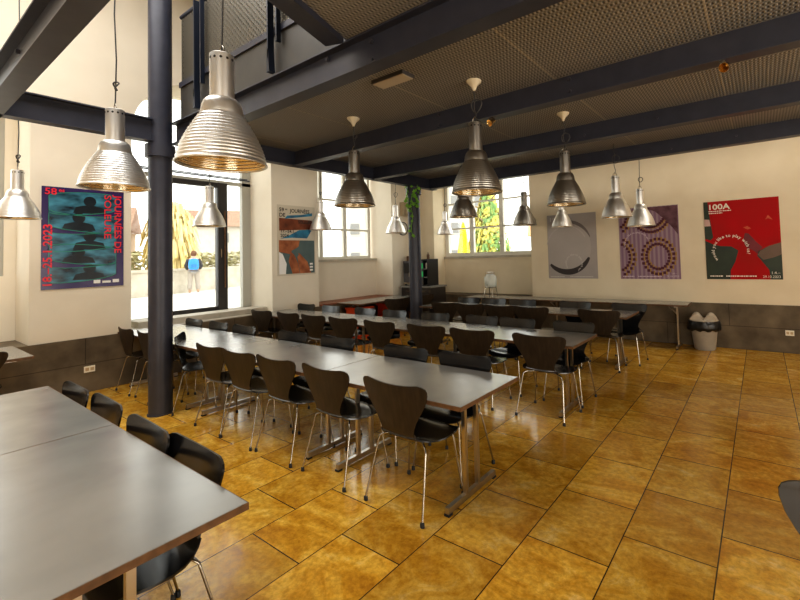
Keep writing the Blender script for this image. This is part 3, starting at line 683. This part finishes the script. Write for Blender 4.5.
# purple
def stripes(name, c0, c1, per):
    m = mat(name, c0, .55); N, L, b = nodes(m); tc = N.new('ShaderNodeTexCoord'); sp = N.new('ShaderNodeSeparateXYZ'); L.new(tc.outputs['Object'], sp.inputs[0])
    a = N.new('ShaderNodeMath'); a.operation = 'MULTIPLY'; L.new(sp.outputs['X'], a.inputs[0]); a.inputs[1].default_value = 2*PI/per
    s_ = N.new('ShaderNodeMath'); s_.operation = 'SINE'; L.new(a.outputs[0], s_.inputs[0]); mr = N.new('ShaderNodeMapRange'); mr.inputs[1].default_value = -1; L.new(s_.outputs[0], mr.inputs[0])
    r = ramp(N, [(.25, c0), (.75, c1)]); L.new(mr.outputs[0], r.inputs[0]); L.new(r.outputs[0], b.inputs['Base Color']); return m
p4 = poster((-1.687, YB-.004, 1.78), RB, 1.03, 1.31, stripes('stripe_purple', (.24,.14,.21), (.34,.24,.28), .075), 'purple striped poster with rings of ochre and maroon checks')
ylw = flat('check_ochre', (.36,.21,.06)); mar = flat('check_maroon', (.085,.012,.03))
yb = MB(); mbk = MB()
def check_ring(cx, cy, r, n, a0=0, a1=2*PI):
    yb = MB(); mbk = MB()
    for rr in (r-.045, r+.045):
        for k in range(n):
            a = a0+(a1-a0)*(k+.5)/n; x = cx+rr*math.cos(a)*.85; y = cy+rr*math.sin(a)
            if abs(x) > .49 or abs(y) > .63: continue
            s_ = .024
            mbk.poly([(x-s_,y-s_),(x+s_,y-s_),(x+s_,y+s_),(x-s_,y+s_)], .0078)
            yb.poly([(x+s_,y-s_*1.5),(min(x+s_*2.1,.505),y-s_*1.5),(min(x+s_*2.1,.505),y+s_*1.5),(x+s_,y+s_*1.5)], .0072)
    yb.build('ochre_check_pattern', ylw, p4, fix=False); mbk.build('maroon_check_pattern', mar, p4, fix=False)
check_ring(.15, -.25, .27, 24); check_ring(-.55, -.25, .30, 24); check_ring(-.55, .50, .25, 20); check_ring(.05, .60, .36, 22, PI, 2*PI)
MB().poly([(.50,.13),(.42,.25),(.28,.42),(.14,.56),(.05,.60),(-.05,.62),(-.05,.645),(.505,.645)], .0084).build('dark_fold', noisy('fold_maroon', (.07,.02,.03), (.17,.08,.10), 9, .6), p4, fix=False)
tx = TX(); arc_text(tx, ANN, -.20, -.02, .22, PI*1.1, PI*.12, .075, .009); text(tx, '100A', -.40, .52, .115, .009, w=.30, bold=.02)
dashes(tx, -.47, -.27, -.617, .018, .009); dashes(tx, -.20, .20, -.617, .018, .009); text(tx, '1.4.–', .36, -.57, .045, .009); text(tx, '29.10.2023', .28, -.62, .045, .009, w=.20)
tx.build('lettering', flat('letter_lilac', (.66,.55,.60)), p4, fix=False)
# red
p5 = poster((-.253, YB-.004, 1.78), RB, 1.04, 1.30, noisy('poster_red', (.46,.008,.012), (.36,.016,.014), 1.6, .7, 2, spec=.15), 'red poster with dark green corners and white arched lettering')
grn = noisy('poster_green', (.012,.022,.012), (.028,.045,.025), 3, .5)
MB().poly([(-.52,-.65),(-.18,-.65),(-.17,-.50),(-.10,-.36),(-.05,-.18),(-.15,-.11),(-.30,-.10),(-.42,-.06),(-.52,.0)], .0068).build('green_corner', grn, p5, fix=False)
MB().poly([(.52,-.65),(.36,-.65),(.35,-.50),(.26,-.36),(.20,-.27),(.22,-.20),(.36,-.12),(.52,-.07)], .0068).build('green_corner', grn, p5, fix=False)
MB().poly([(.205,-.26),(.24,-.20),(.36,-.12),(.52,-.07),(.52,-.26),(.40,-.31),(.28,-.34)], .0072).build('grey_haze', noisy('poster_haze', (.12,.08,.055), (.17,.11,.08), 3, .6), p5, fix=False)
b = MB().poly([(-.52,.65),(-.46,.65),(-.43,.30),(-.40,.05),(-.44,.0),(-.52,.03)], .0068).build('dark_edge', grn, p5, fix=False)
MB().poly([(-.52,.36),(-.445,.35),(-.43,.24),(-.52,.24)], .0074).build('pale_patch', flat('poster_pink', (.55,.36,.32)), p5, fix=False)
MB().poly([(.05,.10),(.10,.09),(.20,-.05),(.28,-.14),(.20,-.24),(.17,-.20),(.05,-.12),(.02,-.02)], .0068).build('red_fold', noisy('fold_red', (.13,.006,.012), (.20,.010,.018), 4, .5), p5, fix=False)
b = MB(); b.poly([(.03,.19),(.09,.21),(.14,.17),(.09,.155)], .0074); b.poly([(.33,.30),(.37,.37),(.43,.29),(.37,.315)], .0074); b.build('orange_sheen', flat('sheen_orange', (.50,.07,.02)), p5, fix=False)
tx = TX(); text(tx, '100A', -.465, .515, .125, .009, w=.33, bold=.025); arc_text(tx, ANN, -.16, -.18, .25, PI*1.22, -PI*.08, .105, .009)
dashes(tx, -.45, -.12, .478, .016, .009); dashes(tx, -.45, -.25, .445, .016, .009)
dashes(tx, -.47, -.28, -.608, .020, .009); dashes(tx, -.24, .18, -.608, .020, .009); text(tx, '1.4.–', .37, -.565, .06, .009); text(tx, '29.10.2023', .26, -.625, .055, .009, w=.23)
tx.build('lettering', flat('letter_cream', (.78,.72,.62)), p5, fix=False)

# ------------------------------------------------------------------ small things
# waste bin
wb_ = tag(empty('waste_bin', (-.83, 7.84, 0)), 'grey waste bin with black bag and beige swing lid by the dado', 'bin')
MB().lathe([(.0,0),(.135,0),(.15,.02),(.20,.54),(.21,.56),(.195,.56),(.14,.03)], 28).build('bin_body', M['bin'], wb_, 50)
bag = MB(); pr = []
n = 40
for (r, z) in ((.205,.585),(.222,.58),(.232,.52),(.235,.46),(.228,.405),(.212,.395)): pr.append((r, z))
o0 = []
for i, (r, z) in enumerate(pr):
    for k in range(n):
        a = 2*PI*k/n; w_ = 1+.035*math.sin(k*3.1)*(i/5); o0.append((r*w_*math.cos(a), r*w_*math.sin(a), z+.018*math.sin(k*1.7)*(i/5)))
bag.add(o0, [(i*n+k, i*n+(k+1)%n, (i+1)*n+(k+1)%n, (i+1)*n+k) for i in range(len(pr)-1) for k in range(n)]); bag.build('bin_bag', M['bag'], wb_, 60)
lid = MB().lathe([(.195,.575),(.205,.60),(.195,.612)], 28, cap=True).build('lid_ring', M['lid'], wb_, 40)
for sx in (-1, 1):
    f = MB(); ns = 10; pts = []
    for i in range(ns+1):
        u = i/ns; h = .15*math.sin(PI*u)**.7
        for k in range(5):
            q = k/4; pts.append((sx*(.015+.17*u), -.12+.24*q*(1)-.0, .605 + h*(1-.25*(2*q-1)**2)))
    f.add(pts, [(i*5+k, i*5+k+1, (i+1)*5+k+1, (i+1)*5+k) for i in range(ns) for k in range(4)])
    f.add([p for i in range(ns+1) for p in (pts[i*5], (pts[i*5][0], pts[i*5][1], .60))], [(2*i, 2*i+1, 2*i+3, 2*i+2) for i in range(ns)])
    f.build('lid_flap', M['lid'], wb_, 60)
wb_.scale = (1.05, .9, .80)
# sockets
def socket(loc, rz, label):
    s_ = tag(empty('wall_socket', loc, rz), label, 'socket', 'wall sockets')
    MB().box(-.055,.055,-.012,0,-.04,.04).build('cover_plate', M['socket'], s_)
    for x in (-.025, .025):
        MB().box(x-.018, x+.018, -.015,-.012,-.02,.02).build('outlet', mat('socket_inner', (.55,.42,.26), .5), s_)
socket((.31, YB-.02, .31), 0, 'cream double socket in the dado below the red poster')
socket((XL+.02, 1.76, .30), PI/2, 'cream double socket in the concrete below the coiled film poster')
socket((-2.95, YB-.02, .40), 0, 'cream double socket in the dado below the grey dish poster')
# coffee corner
cb = tag(empty('sideboard', (-6.84, 7.78, 0)), 'dark sideboard with drawers behind the ivy column', 'cabinet')
MB().box(-.46,.46,-.28,.28,.05,.92).build('carcass', M['cab'], cb); MB().box(-.49,.49,-.31,.30,.92,.955).build('worktop', M['cabtop'], cb); MB().box(-.42,.42,-.24,.26,0,.05).build('plinth', M['black'], cb)
for z0, z1 in ((.70,.90),(.42,.68)):
    for x0, x1 in ((-.44,-.01),(.01,.44)):
        d = MB().box(x0, x1, -.296,-.28, z0, z1).build('drawer', M['cab'], cb); xm = (x0+x1)/2+.02; zm = (z0+z1)/2+.03
        MB().box(xm-.09, xm+.09, -.315,-.305, zm, zm+.012).box(xm-.09, xm-.08, -.306,-.296, zm, zm+.012).box(xm+.08, xm+.09, -.306,-.296, zm, zm+.012).build('handle', M['chrome'], d)
for x0, x1 in ((-.44,-.01),(.01,.44)): MB().box(x0, x1, -.294,-.28, .07, .40).build('door', M['cab'], cb)
cm = tag(empty('coffee_machine', (-7.08, 7.80, .955)), 'grey coffee machine on the sideboard half hidden by the ivy column', 'coffee machine')
MB().box(-.24,.24,-.2,.22,.04,.60).build('housing', M['machine'], cm); MB().box(-.20,.20,-.215,-.2,.30,.55).build('front_panel', M['black'], cm); MB().box(-.18,.18,-.27,-.2,.04,.08).build('drip_tray', M['chrome'], cm)
MB().box(-.22,-.02,-.1,.12,.60,.72).build('bean_hopper', M['edge'], cm); MB().box(-.03,.03,-.24,-.2,.22,.32).build('spout', M['chrome'], cm)
for sx in (-.2,.2):
    for sy in (-.16,.18): MB().box(sx-.02,sx+.02,sy-.02,sy+.02,0,.04).build('foot', M['black'], cm)
vm = tag(empty('coffee_machine', (-6.68, 7.80, .955)), 'black capsule dispenser with green panels at the open end of the sideboard', 'coffee machine')
v = MB(); v.box(-.26,-.235,-.2,.2,0,.62); v.box(.235,.26,-.2,.2,0,.62); v.box(-.235,.235,.18,.2,0,.62); v.box(-.26,.26,-.2,.2,.62,.65); v.box(-.235,.235,-.2,.18,0,.03); v.box(-.01,.01,-.2,.18,.03,.62)
v.build('casing', M['black'], vm)
for z in (.20,.40): MB().box(.01,.235,-.19,.18,z,z+.02).build('shelf', M['cabtop'], vm)
MB().box(-.2,-.04,-.16,.1,.03,.60).build('inner_unit', M['machine'], vm)
for z in (.22,.42): MB().box(-.17,-.07,-.165,-.16,z,z+.13).build('display', M['green'], vm)
MB().box(.05,.20,-.14,.1,.42,.56).build('cup_box', M['frame_white'], vm)
bt = MB().lathe([(.0,0),(.035,0),(.035,.1),(.015,.13),(.015,.16)], 16).build('syrup_bottle', M['edge'], None, 40); bt.location = (-6.70, 7.82, 1.592); tag(bt, 'small brown bottle on top of the capsule dispenser', 'bottle')
vm.scale = (.52, 1, .98)
# clock and box on the wall
ck = tag(empty('wall_clock', (XL+.0, 7.72, 2.37)), 'round grey wall clock behind the pale lamp by the ivy column', 'clock')
c_ = MB().lathe([(.0,0),(.17,0),(.17,.03),(.15,.035),(.15,.02),(.0,.02)], 32).build('clock_case', M['machine'], ck, 40); c_.rotation_euler = (0, PI/2, 0)
c_ = MB().lathe([(.0,.021),(.148,.021)], 32).build('clock_face', M['frame_white'], ck); c_.rotation_euler = (0, PI/2, 0)
MB().box(.023,.026,-.006,.006,0,.12).build('hand', M['black'], ck); MB().box(.023,.026,0,.09,-.006,.006).build('hand', M['black'], ck)
sp = tag(empty('speaker_box', (XL, 7.76, 2.86)), 'small beige box on the wall above the clock', 'speaker')
MB().box(0,.14,-.12,.12,-.17,.17).build('box_case', mat('beige_box', (.42,.34,.22), .6), sp); MB().box(.14,.146,-.10,.10,-.15,.15).build('grille', mat('beige_grille', (.34,.27,.17), .7), sp)
# ivy on the column
iv = tag(empty('ivy_plant', (XC, 6.1, 0)), 'trailing green ivy hanging around the head of the slimmer column', 'plant')
st = MB(); lf = MB(); rnd = random.Random(3)
for a0, zl in ((-1.15, 2.05), (-1.75, 2.55), (-.45, 2.62)):
    pts = [((.118+.02)*math.cos(a0+.12*math.sin(q*1.3)), (.118+.02)*math.sin(a0+.12*math.sin(q*1.3)), 3.0-(3.0-zl)*q/10) for q in range(11)]
    st.tube(pts, .006, 6)
    for q in range(11):
        for w_ in range(1):
            p = Vector(pts[q]); s_ = rnd.uniform(.03,.05); an = a0+rnd.uniform(-.9,.9); nrm = Vector((math.cos(an), math.sin(an), .3)).normalized()
            t1 = nrm.cross(Vector((0,0,1))).normalized(); t2 = t1.cross(nrm); c = p + nrm*.03 + t1*rnd.uniform(-.05,.05)
            shp = [(0,-1),(.55,-.5),(1,.05),(.5,.25),(.35,.9),(0,.55),(-.35,.9),(-.5,.25),(-1,.05),(-.55,-.5)]
            lf.add([c + t1*x*s_ + t2*y*s_ + nrm*(-.02*abs(x)) for x, y in shp], [tuple(range(10))])
st.build('stem', M['leaf'], iv); lf.build('leaves', M['leaf'], iv, fix=False)
# drink dispenser on the wall table
dd = tag(empty('drink_dispenser', (-4.92, 7.80, .74)), 'clear glass drink dispenser on a wire stand on the wall table', 'dispenser')
w_ = MB()
for k in range(4):
    a = PI/4+k*PI/2; w_.tube([(.15*math.cos(a), .15*math.sin(a), 0), (.12*math.cos(a), .12*math.sin(a), .20)], .006, 6)
w_.tube([(.125*math.cos(q*PI/12), .125*math.sin(q*PI/12), .20) for q in range(24)], .006, 6, closed=True); w_.build('wire_stand', M['chrome'], dd, 50)
MB().lathe([(.0,.205),(.11,.205),(.135,.225),(.14,.42),(.10,.47),(.09,.50),(.085,.50),(.095,.465),(.132,.41),(.128,.235),(.0,.22)], 28).build('glass_jar', M['jar'], dd, 50)
MB().lathe([(.0,.225),(.124,.225),(.126,.30),(.0,.30)], 24).build('water', mat('water_tint', (.55,.60,.52), .05), dd, 40)
MB().lathe([(.0,.54),(.06,.54),(.098,.525),(.098,.50),(.0,.50)], 28).build('lid', M['lid'], dd, 40)
MB().tube([(0,-.12,.26),(0,-.19,.26)], .012, 8).build('tap', M['chrome'], dd, 40)
# mezzanine fittings
em = tag(empty('emergency_light', (-2.62, 2.64, 3.235)), 'flat rectangular light box under the deck beside the railing beam', 'light fixture')
MB().box(-.19,.19,-.075,.075,-.03,-.0).build('light_body', M['machine'], em); MB().box(-.18,.18,-.065,.065,-.036,-.03).build('diffuser', mat('light_diffuser', (.55,.50,.42), .4), em)
def spot(x, y, label):
    s_ = tag(empty('spotlight', (x, y, ZB)), label, 'spotlight', 'small brass spotlights under the beam')
    MB().box(-.02,.02,-.02,.02,-.03,0).build('clamp', M['chrome'], s_)
    b_ = MB().lathe([(.0,-.055),(.022,-.05),(.03,-.01),(.05,.06),(.047,.06),(.02,.0)], 20).build('spot_head', mat('brass', (.75,.55,.28), .25, 1), s_, 40); b_.location = (.02,-.03,-.05); b_.rotation_euler = (2.2,.5,0)
    b_.scale = (.7,.7,.7)
spot(-.17, 3.56, 'brass spotlight clipped under the second beam above the purple poster'); spot(-2.17, 3.56, 'brass spotlight clipped under the second beam beside the large dark lamp')
# curtain rail above tall window
cr = tag(empty('curtain_rail', (-7.9, 0, 3.16)), 'thin dark rail across the top of the tall window recess', 'rail')
MB().tube([(0, 2.24, 0), (0, 4.14, 0)], .012, 8).build('rail', M['steel'], cr, 40); MB().tube([(-.08, 2.24, .04), (-.08, 4.14, .04)], .010, 8).build('wire', M['steel'], cr, 40)

# ------------------------------------------------------------------ outside
ZG = .40
S(MB().box(-60, XO-.02, -20, 60, ZG-.2, ZG).build('ground', noisy('pale_paving', (.62,.58,.52), (.70,.66,.60), 1.2, .9)), 'pale paved street outside the windows', 'ground')
S(MB().box(XO-.02, 30, YO+.02, 60, ZG-.2, ZG).build('ground', noisy('pale_paving_rear', (.60,.56,.48), (.70,.66,.58), 1.2, .9)), 'pale courtyard outside the rear window', 'ground')
ow = noisy('house_white', (.55,.51,.45), (.62,.58,.52), 2, .9); orf = noisy('house_roof', (.26,.15,.10), (.36,.23,.16), 6, .9); owin = mat('house_window', (.22,.22,.22), .3); oy = noisy('house_yellow', (.50,.36,.24), (.58,.44,.30), 2, .9)
def house(x, y, rz, w, dp, h, rh, wall, label, cols=3, rows=2):
    hs = tag(empty('house', (x, y, ZG), rz), label, 'house')
    MB().box(-w/2, w/2, -dp/2, dp/2, 0, h).build('wall', wall, hs)
    e = .35; MB().prism([(-dp/2-e, h), (dp/2+e, h), (0, h+rh)], 'x', -w/2-e, w/2+e).build('roof', orf, hs)
    for i in range(cols):
        for j in range(rows):
            wx = -w/2+w*(i+.5)/cols; wz = h*(j+.35)/rows
            wn = MB().box(wx-.45, wx+.45, -dp/2-.06, -dp/2+.02, wz, wz+h/rows*.45).build('window', wall, hs)
            MB().box(wx-.36, wx+.36, -dp/2-.075, -dp/2-.058, wz+.08, wz+h/rows*.45-.08).build('pane', owin, wn)
house(-36, 17.0, 1.05, 7.4, 5, 4.0, 1.5, ow, 'white house with brown roof beyond the man with the backpack', 3, 2)
house(-40, 9.0, 1.15, 5.5, 5, 3.7, 1.9, oy, 'pale gabled house seen between the column and the coiled film poster', 2, 2)
house(-25, 27.5, .85, 12, 6, 9, 1.5, ow, 'tall pale facade with many windows outside the six pane window', 6, 4)
house(-10, 44, .2, 20, 6, 5.5, 2.0, oy, 'cream building with brown roof far outside the rear window', 7, 2)
lw = MB(); lw.box(-.25,.25,-7,7,0,.95); lw.box(-.30,.30,-7,7,.95,1.05)
lw = lw.build('garden_wall', noisy('stone_wall', (.42,.38,.31), (.60,.56,.48), 2.2, .9, 7)); lw.location = (-21.4, 8.6, ZG); lw.rotation_euler = (0,0,.45); tag(lw, 'low stone wall in front of the man with the backpack', 'wall')
hg = MB(); rh = random.Random(5)
for i in range(1500):
    x, y, z = rh.uniform(-.45,.45), rh.uniform(-6,6), rh.uniform(.1,1.9)
    s_ = rh.uniform(.07,.14); a, b_ = rh.uniform(0,6), rh.uniform(-.9,.9)
    d1 = Vector((math.cos(a), math.sin(a), b_))*s_; d2 = Vector((-math.sin(a), math.cos(a), .4))*s_; c = Vector((x,y,z)); hg.add([c-d1-d2, c+d1-d2, c+d1+d2, c-d1+d2], [(0,1,2,3)])
hg = hg.build('hedge', noisy('hedge_leaf', (.38,.36,.20), (.55,.50,.32), 4, .9), fix=False); hg.location = (-27.5, 12.0, ZG); hg.rotation_euler = (0,0,.45); tag(hg, 'pale olive hedge behind the low stone wall', 'hedge')
def tree(x, y, hgt, rad, leafm, label, weeping=False, seed=1, n=900):
    t = tag(empty('tree', (x, y, ZG)), label, 'tree'); r_ = random.Random(seed)
    tr = MB().tube([(0,0,0),(.05,0,hgt*.3),(0,.1,hgt*.6),(0,0,hgt*.9)], [.18,.14,.09,.02], 8)
    for k in range(7):
        a = k*2.4; z0 = hgt*(.35+.07*k); tr.tube([(0,0,z0), (rad*.4*math.cos(a), rad*.4*math.sin(a), z0+.4), (rad*.8*math.cos(a), rad*.8*math.sin(a), z0+.5)], [.06,.04,.01], 6)
    tr.build('trunk', mat('bark', (.25,.18,.12), .9), t, 60)
    cr_ = MB()
    for i in range(n):
        a = r_.uniform(0, 2*PI); q = r_.uniform(0,1)**.5
        if weeping: z = hgt*r_.uniform(.12,1); k = rad*q*math.sqrt(max(.05, 1-((z/hgt-.55)/.5)**2)); s1, s2 = .06, .30
        else: f_ = r_.uniform(.08,1); z = hgt*f_; k = rad*(1-f_)*q*1.05+.05; s1 = s2 = .07
        c = Vector((k*math.cos(a), k*math.sin(a), z)); d1 = Vector((math.cos(a+1.2), math.sin(a+1.2), 0))*s1; d2 = Vector((.3*math.cos(a), .3*math.sin(a), -1))*s2
        cr_.add([c-d1-d2, c+d1-d2, c+d1*.6+d2, c-d1*.6+d2], [(0,1,2,3)])
    cr_.build('crown', leafm, t, fix=False)
tree(-23.9, 8.7, 4.0, 1.2, noisy('willow_leaf', (.66,.52,.20), (.78,.66,.36), 3, .9), 'yellow weeping tree behind the low wall beside the white house', True, 2, 1100)
tree(-10.3, 16.3, 4.9, 1.35, noisy('fir_leaf', (.20,.36,.12), (.80,.68,.16), 2.2, .9, lo=.42, hi=.56), 'cone shaped green and yellow tree outside the rear window', False, 4, 4200)
# parasol
pa = tag(empty('parasol', (-8.75, 12.15, ZG)), 'closed yellow parasol outside the rear window', 'parasol')
MB().tube([(0,0,0),(0,0,2.45)], .025, 8).build('pole', M['chrome'], pa, 40)
f = []; nn = 20
for i, (r, z) in enumerate(((.03,2.42),(.08,2.2),(.13,1.7),(.19,1.2),(.22,.95))):
    for k in range(nn): a = 2*PI*k/nn; q = r*(1+.25*math.cos(k*PI)); f.append((q*math.cos(a), q*math.sin(a), z))
MB().add(f, [(i*nn+k, i*nn+(k+1)%nn, (i+1)*nn+(k+1)%nn, (i+1)*nn+k) for i in range(4) for k in range(nn)]).build('canopy', mat('parasol_yellow', (.90,.72,.03), .8), pa)
# market stall with orange awning
ms = tag(empty('market_stall', (-8.2, 19.0, ZG), .5), 'stall with orange awning and blue cloth outside the rear window', 'stall')
for sx in (-1.1, 1.1):
    for sy in (-.6, .6): MB().box(sx-.03, sx+.03, sy-.03, sy+.03, 0, 2.2).build('post', M['frame_white'], ms)
MB().prism([(-.9,2.1),(.9,2.1),(0,2.6)], 'x', -1.3, 1.3).build('awning', mat('awning_orange', (.78,.42,.20), .8), ms)
MB().box(-1.1,1.1,-.62,-.2,.7,.85).build('counter', ow, ms); MB().box(-.9,-.2,-.66,-.63,.2,1.5).build('cloth', mat('cloth_blue', (.20,.36,.75), .8), ms)
# man with blue backpack (seen from behind)
def skin_body(name, joints, edges, radii, material, parent):
    me = bpy.data.meshes.new(name); me.from_pydata(joints, edges, []); ob = bpy.data.objects.new(name, me); COL.objects.link(ob)
    md = ob.modifiers.new('Skin', 'SKIN'); sv = me.skin_vertices[0].data if me.skin_vertices else None
    if sv is None:
        bm = bmesh.new(); bm.from_mesh(me); bm.verts.layers.skin.verify(); bm.to_mesh(me); bm.free(); sv = me.skin_vertices[0].data
    for i, r in enumerate(radii): sv[i].radius = (r[0], r[1]) if isinstance(r, tuple) else (r, r)
    sv[0].use_root = True
    ss = ob.modifiers.new('Sub', 'SUBSURF'); ss.levels = 1; ss.render_levels = 1
    dg = bpy.context.evaluated_depsgraph_get(); m2 = bpy.data.meshes.new_from_object(ob.evaluated_get(dg)); bpy.data.objects.remove(ob); bpy.data.meshes.remove(me)
    m2.materials.clear(); m2.materials.append(material); m2.name = name
    for p in m2.polygons: p.use_smooth = True; p.material_index = 0
    o = bpy.data.objects.new(name, m2); COL.objects.link(o); o.parent = parent; return o
pr_ = tag(empty('person', (-20.1, 8.13, ZG), 1.19), 'person in dark jacket and grey trousers with blue backpack, seen from behind outside', 'person')
J = [(0,0,.95),(0,0,1.18),(0,.01,1.40),(0,.02,1.50),(0,.05,1.62),(0,.05,1.72),
     (-.19,.0,1.40),(-.27,.04,1.13),(-.20,.22,.98),(-.15,.28,.97), (.19,0,1.40),(.27,.04,1.13),(.20,.22,.98),(.15,.28,.97),
     (-.10,0,.90),(-.12,.02,.50),(-.14,-.02,.09),(-.15,.10,.04), (.10,0,.90),(.13,.03,.50),(.15,-.01,.09),(.17,.11,.04)]
Ed = [(0,1),(1,2),(2,3),(3,4),(4,5),(2,6),(6,7),(7,8),(8,9),(2,10),(10,11),(11,12),(12,13),(0,14),(14,15),(15,16),(16,17),(0,18),(18,19),(19,20),(20,21)]
Rd = [(.15,.12),(.16,.12),(.17,.11),.06,.095,.075,.075,.055,.042,.04,.075,.055,.042,.04,.105,.075,.055,.045,.105,.075,.055,.045]
skin_body('body', J, Ed, Rd, mat('person_skin', (.55,.36,.26), .6), pr_)
# jacket, trousers, hair as clothing over the body
skin_body('jacket', [(0,0,.98),(0,0,1.18),(0,.01,1.40),(-.20,0,1.40),(-.28,.04,1.13),(-.21,.20,1.0),(.20,0,1.40),(.28,.04,1.13),(.21,.20,1.0)], [(0,1),(1,2),(2,3),(3,4),(4,5),(2,6),(6,7),(7,8)], [(.19,.15),(.19,.14),(.185,.13),.09,.07,.055,.09,.07,.055], mat('jacket_dark', (.03,.035,.05), .8), pr_)
skin_body('trousers', [(0,0,.97),(-.11,0,.88),(-.13,.02,.50),(-.15,-.02,.12),(.11,0,.88),(.14,.03,.50),(.16,-.01,.12)], [(0,1),(1,2),(2,3),(0,4),(4,5),(5,6)], [(.16,.13),.125,.095,.085,.125,.095,.085], mat('trousers_grey', (.40,.36,.32), .9), pr_)
MB().lathe([(.0,.13),(.06,.115),(.10,.06),(.112,0),(.10,-.07),(.085,-.10)], 20, (0,.035,1.68)).build('hair', mat('hair_brown', (.14,.06,.03), .8), pr_, 60)
bk = MB(); rr_ = [(.10,1.46),(.17,1.40),(.19,1.25),(.19,1.08),(.15,1.0),(.08,.99)]
for i in range(1): pass
ring_ = []
for (w0, z) in rr_:
    for k in range(12):
        a = 2*PI*k/12; ring_.append((w0*math.cos(a), -.20 + .11*math.sin(a), z))
bk.add(ring_, [(i*12+k, i*12+(k+1)%12, (i+1)*12+(k+1)%12, (i+1)*12+k) for i in range(len(rr_)-1) for k in range(12)] + [tuple(range(12)), tuple(range(60,72))])
bkp = bk.build('backpack', mat('backpack_blue', (.03,.28,.75), .7), None, 50); bkp.location = (-20.1, 8.13, ZG); bkp.rotation_euler = (0,0,1.19); tag(bkp, 'bright blue backpack worn by the person outside', 'backpack')
MB().box(-.10,.10,-.325,-.29,1.08,1.22).build('pocket', mat('pocket_blue', (.02,.20,.60), .7), bkp)

# ------------------------------------------------------------------ light
w = bpy.data.worlds.new('sky'); scn.world = w; w.use_nodes = True; N = w.node_tree.nodes; L = w.node_tree.links
bg = N['Background']; bg.inputs['Color'].default_value = (1.0,.985,.95,1); bg.inputs['Strength'].default_value = 2.3
def area(name, loc, direction, sx, sy, power, col=(1,1,1), portal=False, spread=PI):
    l = bpy.data.lights.new(name, 'AREA'); l.shape = 'RECTANGLE'; l.size = sx; l.size_y = sy; l.energy = power; l.color = col; l.spread = spread
    if portal: l.cycles.is_portal = True
    o = bpy.data.objects.new(name, l); COL.objects.link(o); o.location = loc; o.rotation_euler = Vector(direction).to_track_quat('-Z', 'Y').to_euler(); return o
area('portal_1', (-8.42, .1, 3.2), (1,0,0), 2.2, 3.4, 1, portal=True)
area('portal_2', (-8.42, 3.25, 2.85), (1,0,0), 2.1, 4.3, 1, portal=True)
area('portal_3', (-8.42, 6.3, 3.25), (1,0,0), 2.1, 3.3, 1, portal=True)
area('portal_4', (-5.4, 8.8, 2.6), (0,-1,0), 2.7, 2.0, 1, portal=True)
area('overhead_fill', (-4.6, .2, 5.95), (0,0,-1), 3.5, 4.0, 190, (1,.98,.94))  # added overhead fill lamp, the ceiling has no opening
area('rear_fill', (1.2, -4.3, 1.7), (-.30,1,.12), 5.5, 2.4, 230, (1,.94,.83))  # added fill lamp behind the camera, no window there
area('side_fill', (4.85, 3.0, 1.6), (-1,.1,.22), 5.5, 2.2, 170, (1,.94,.84))  # unseen lamp added at the side, tilted up to brighten the deck underside
area('far_fill', (0.5, 7.3, 5.8), (-.2,.1,-1), 6, 1.0, 190, (1,.94,.84))  # unseen lamp added to brighten the poster wall and far rows

scn.view_settings.view_transform = 'Standard'
LOOK = 'Medium High Contrast'
scn.view_settings.look = LOOK
scn.view_settings.exposure = .46
scn.cycles.max_bounces = 8; scn.cycles.transparent_max_bounces = 12; scn.cycles.use_denoising = True; scn.cycles.caustics_reflective = False; scn.cycles.sample_clamp_indirect = 6
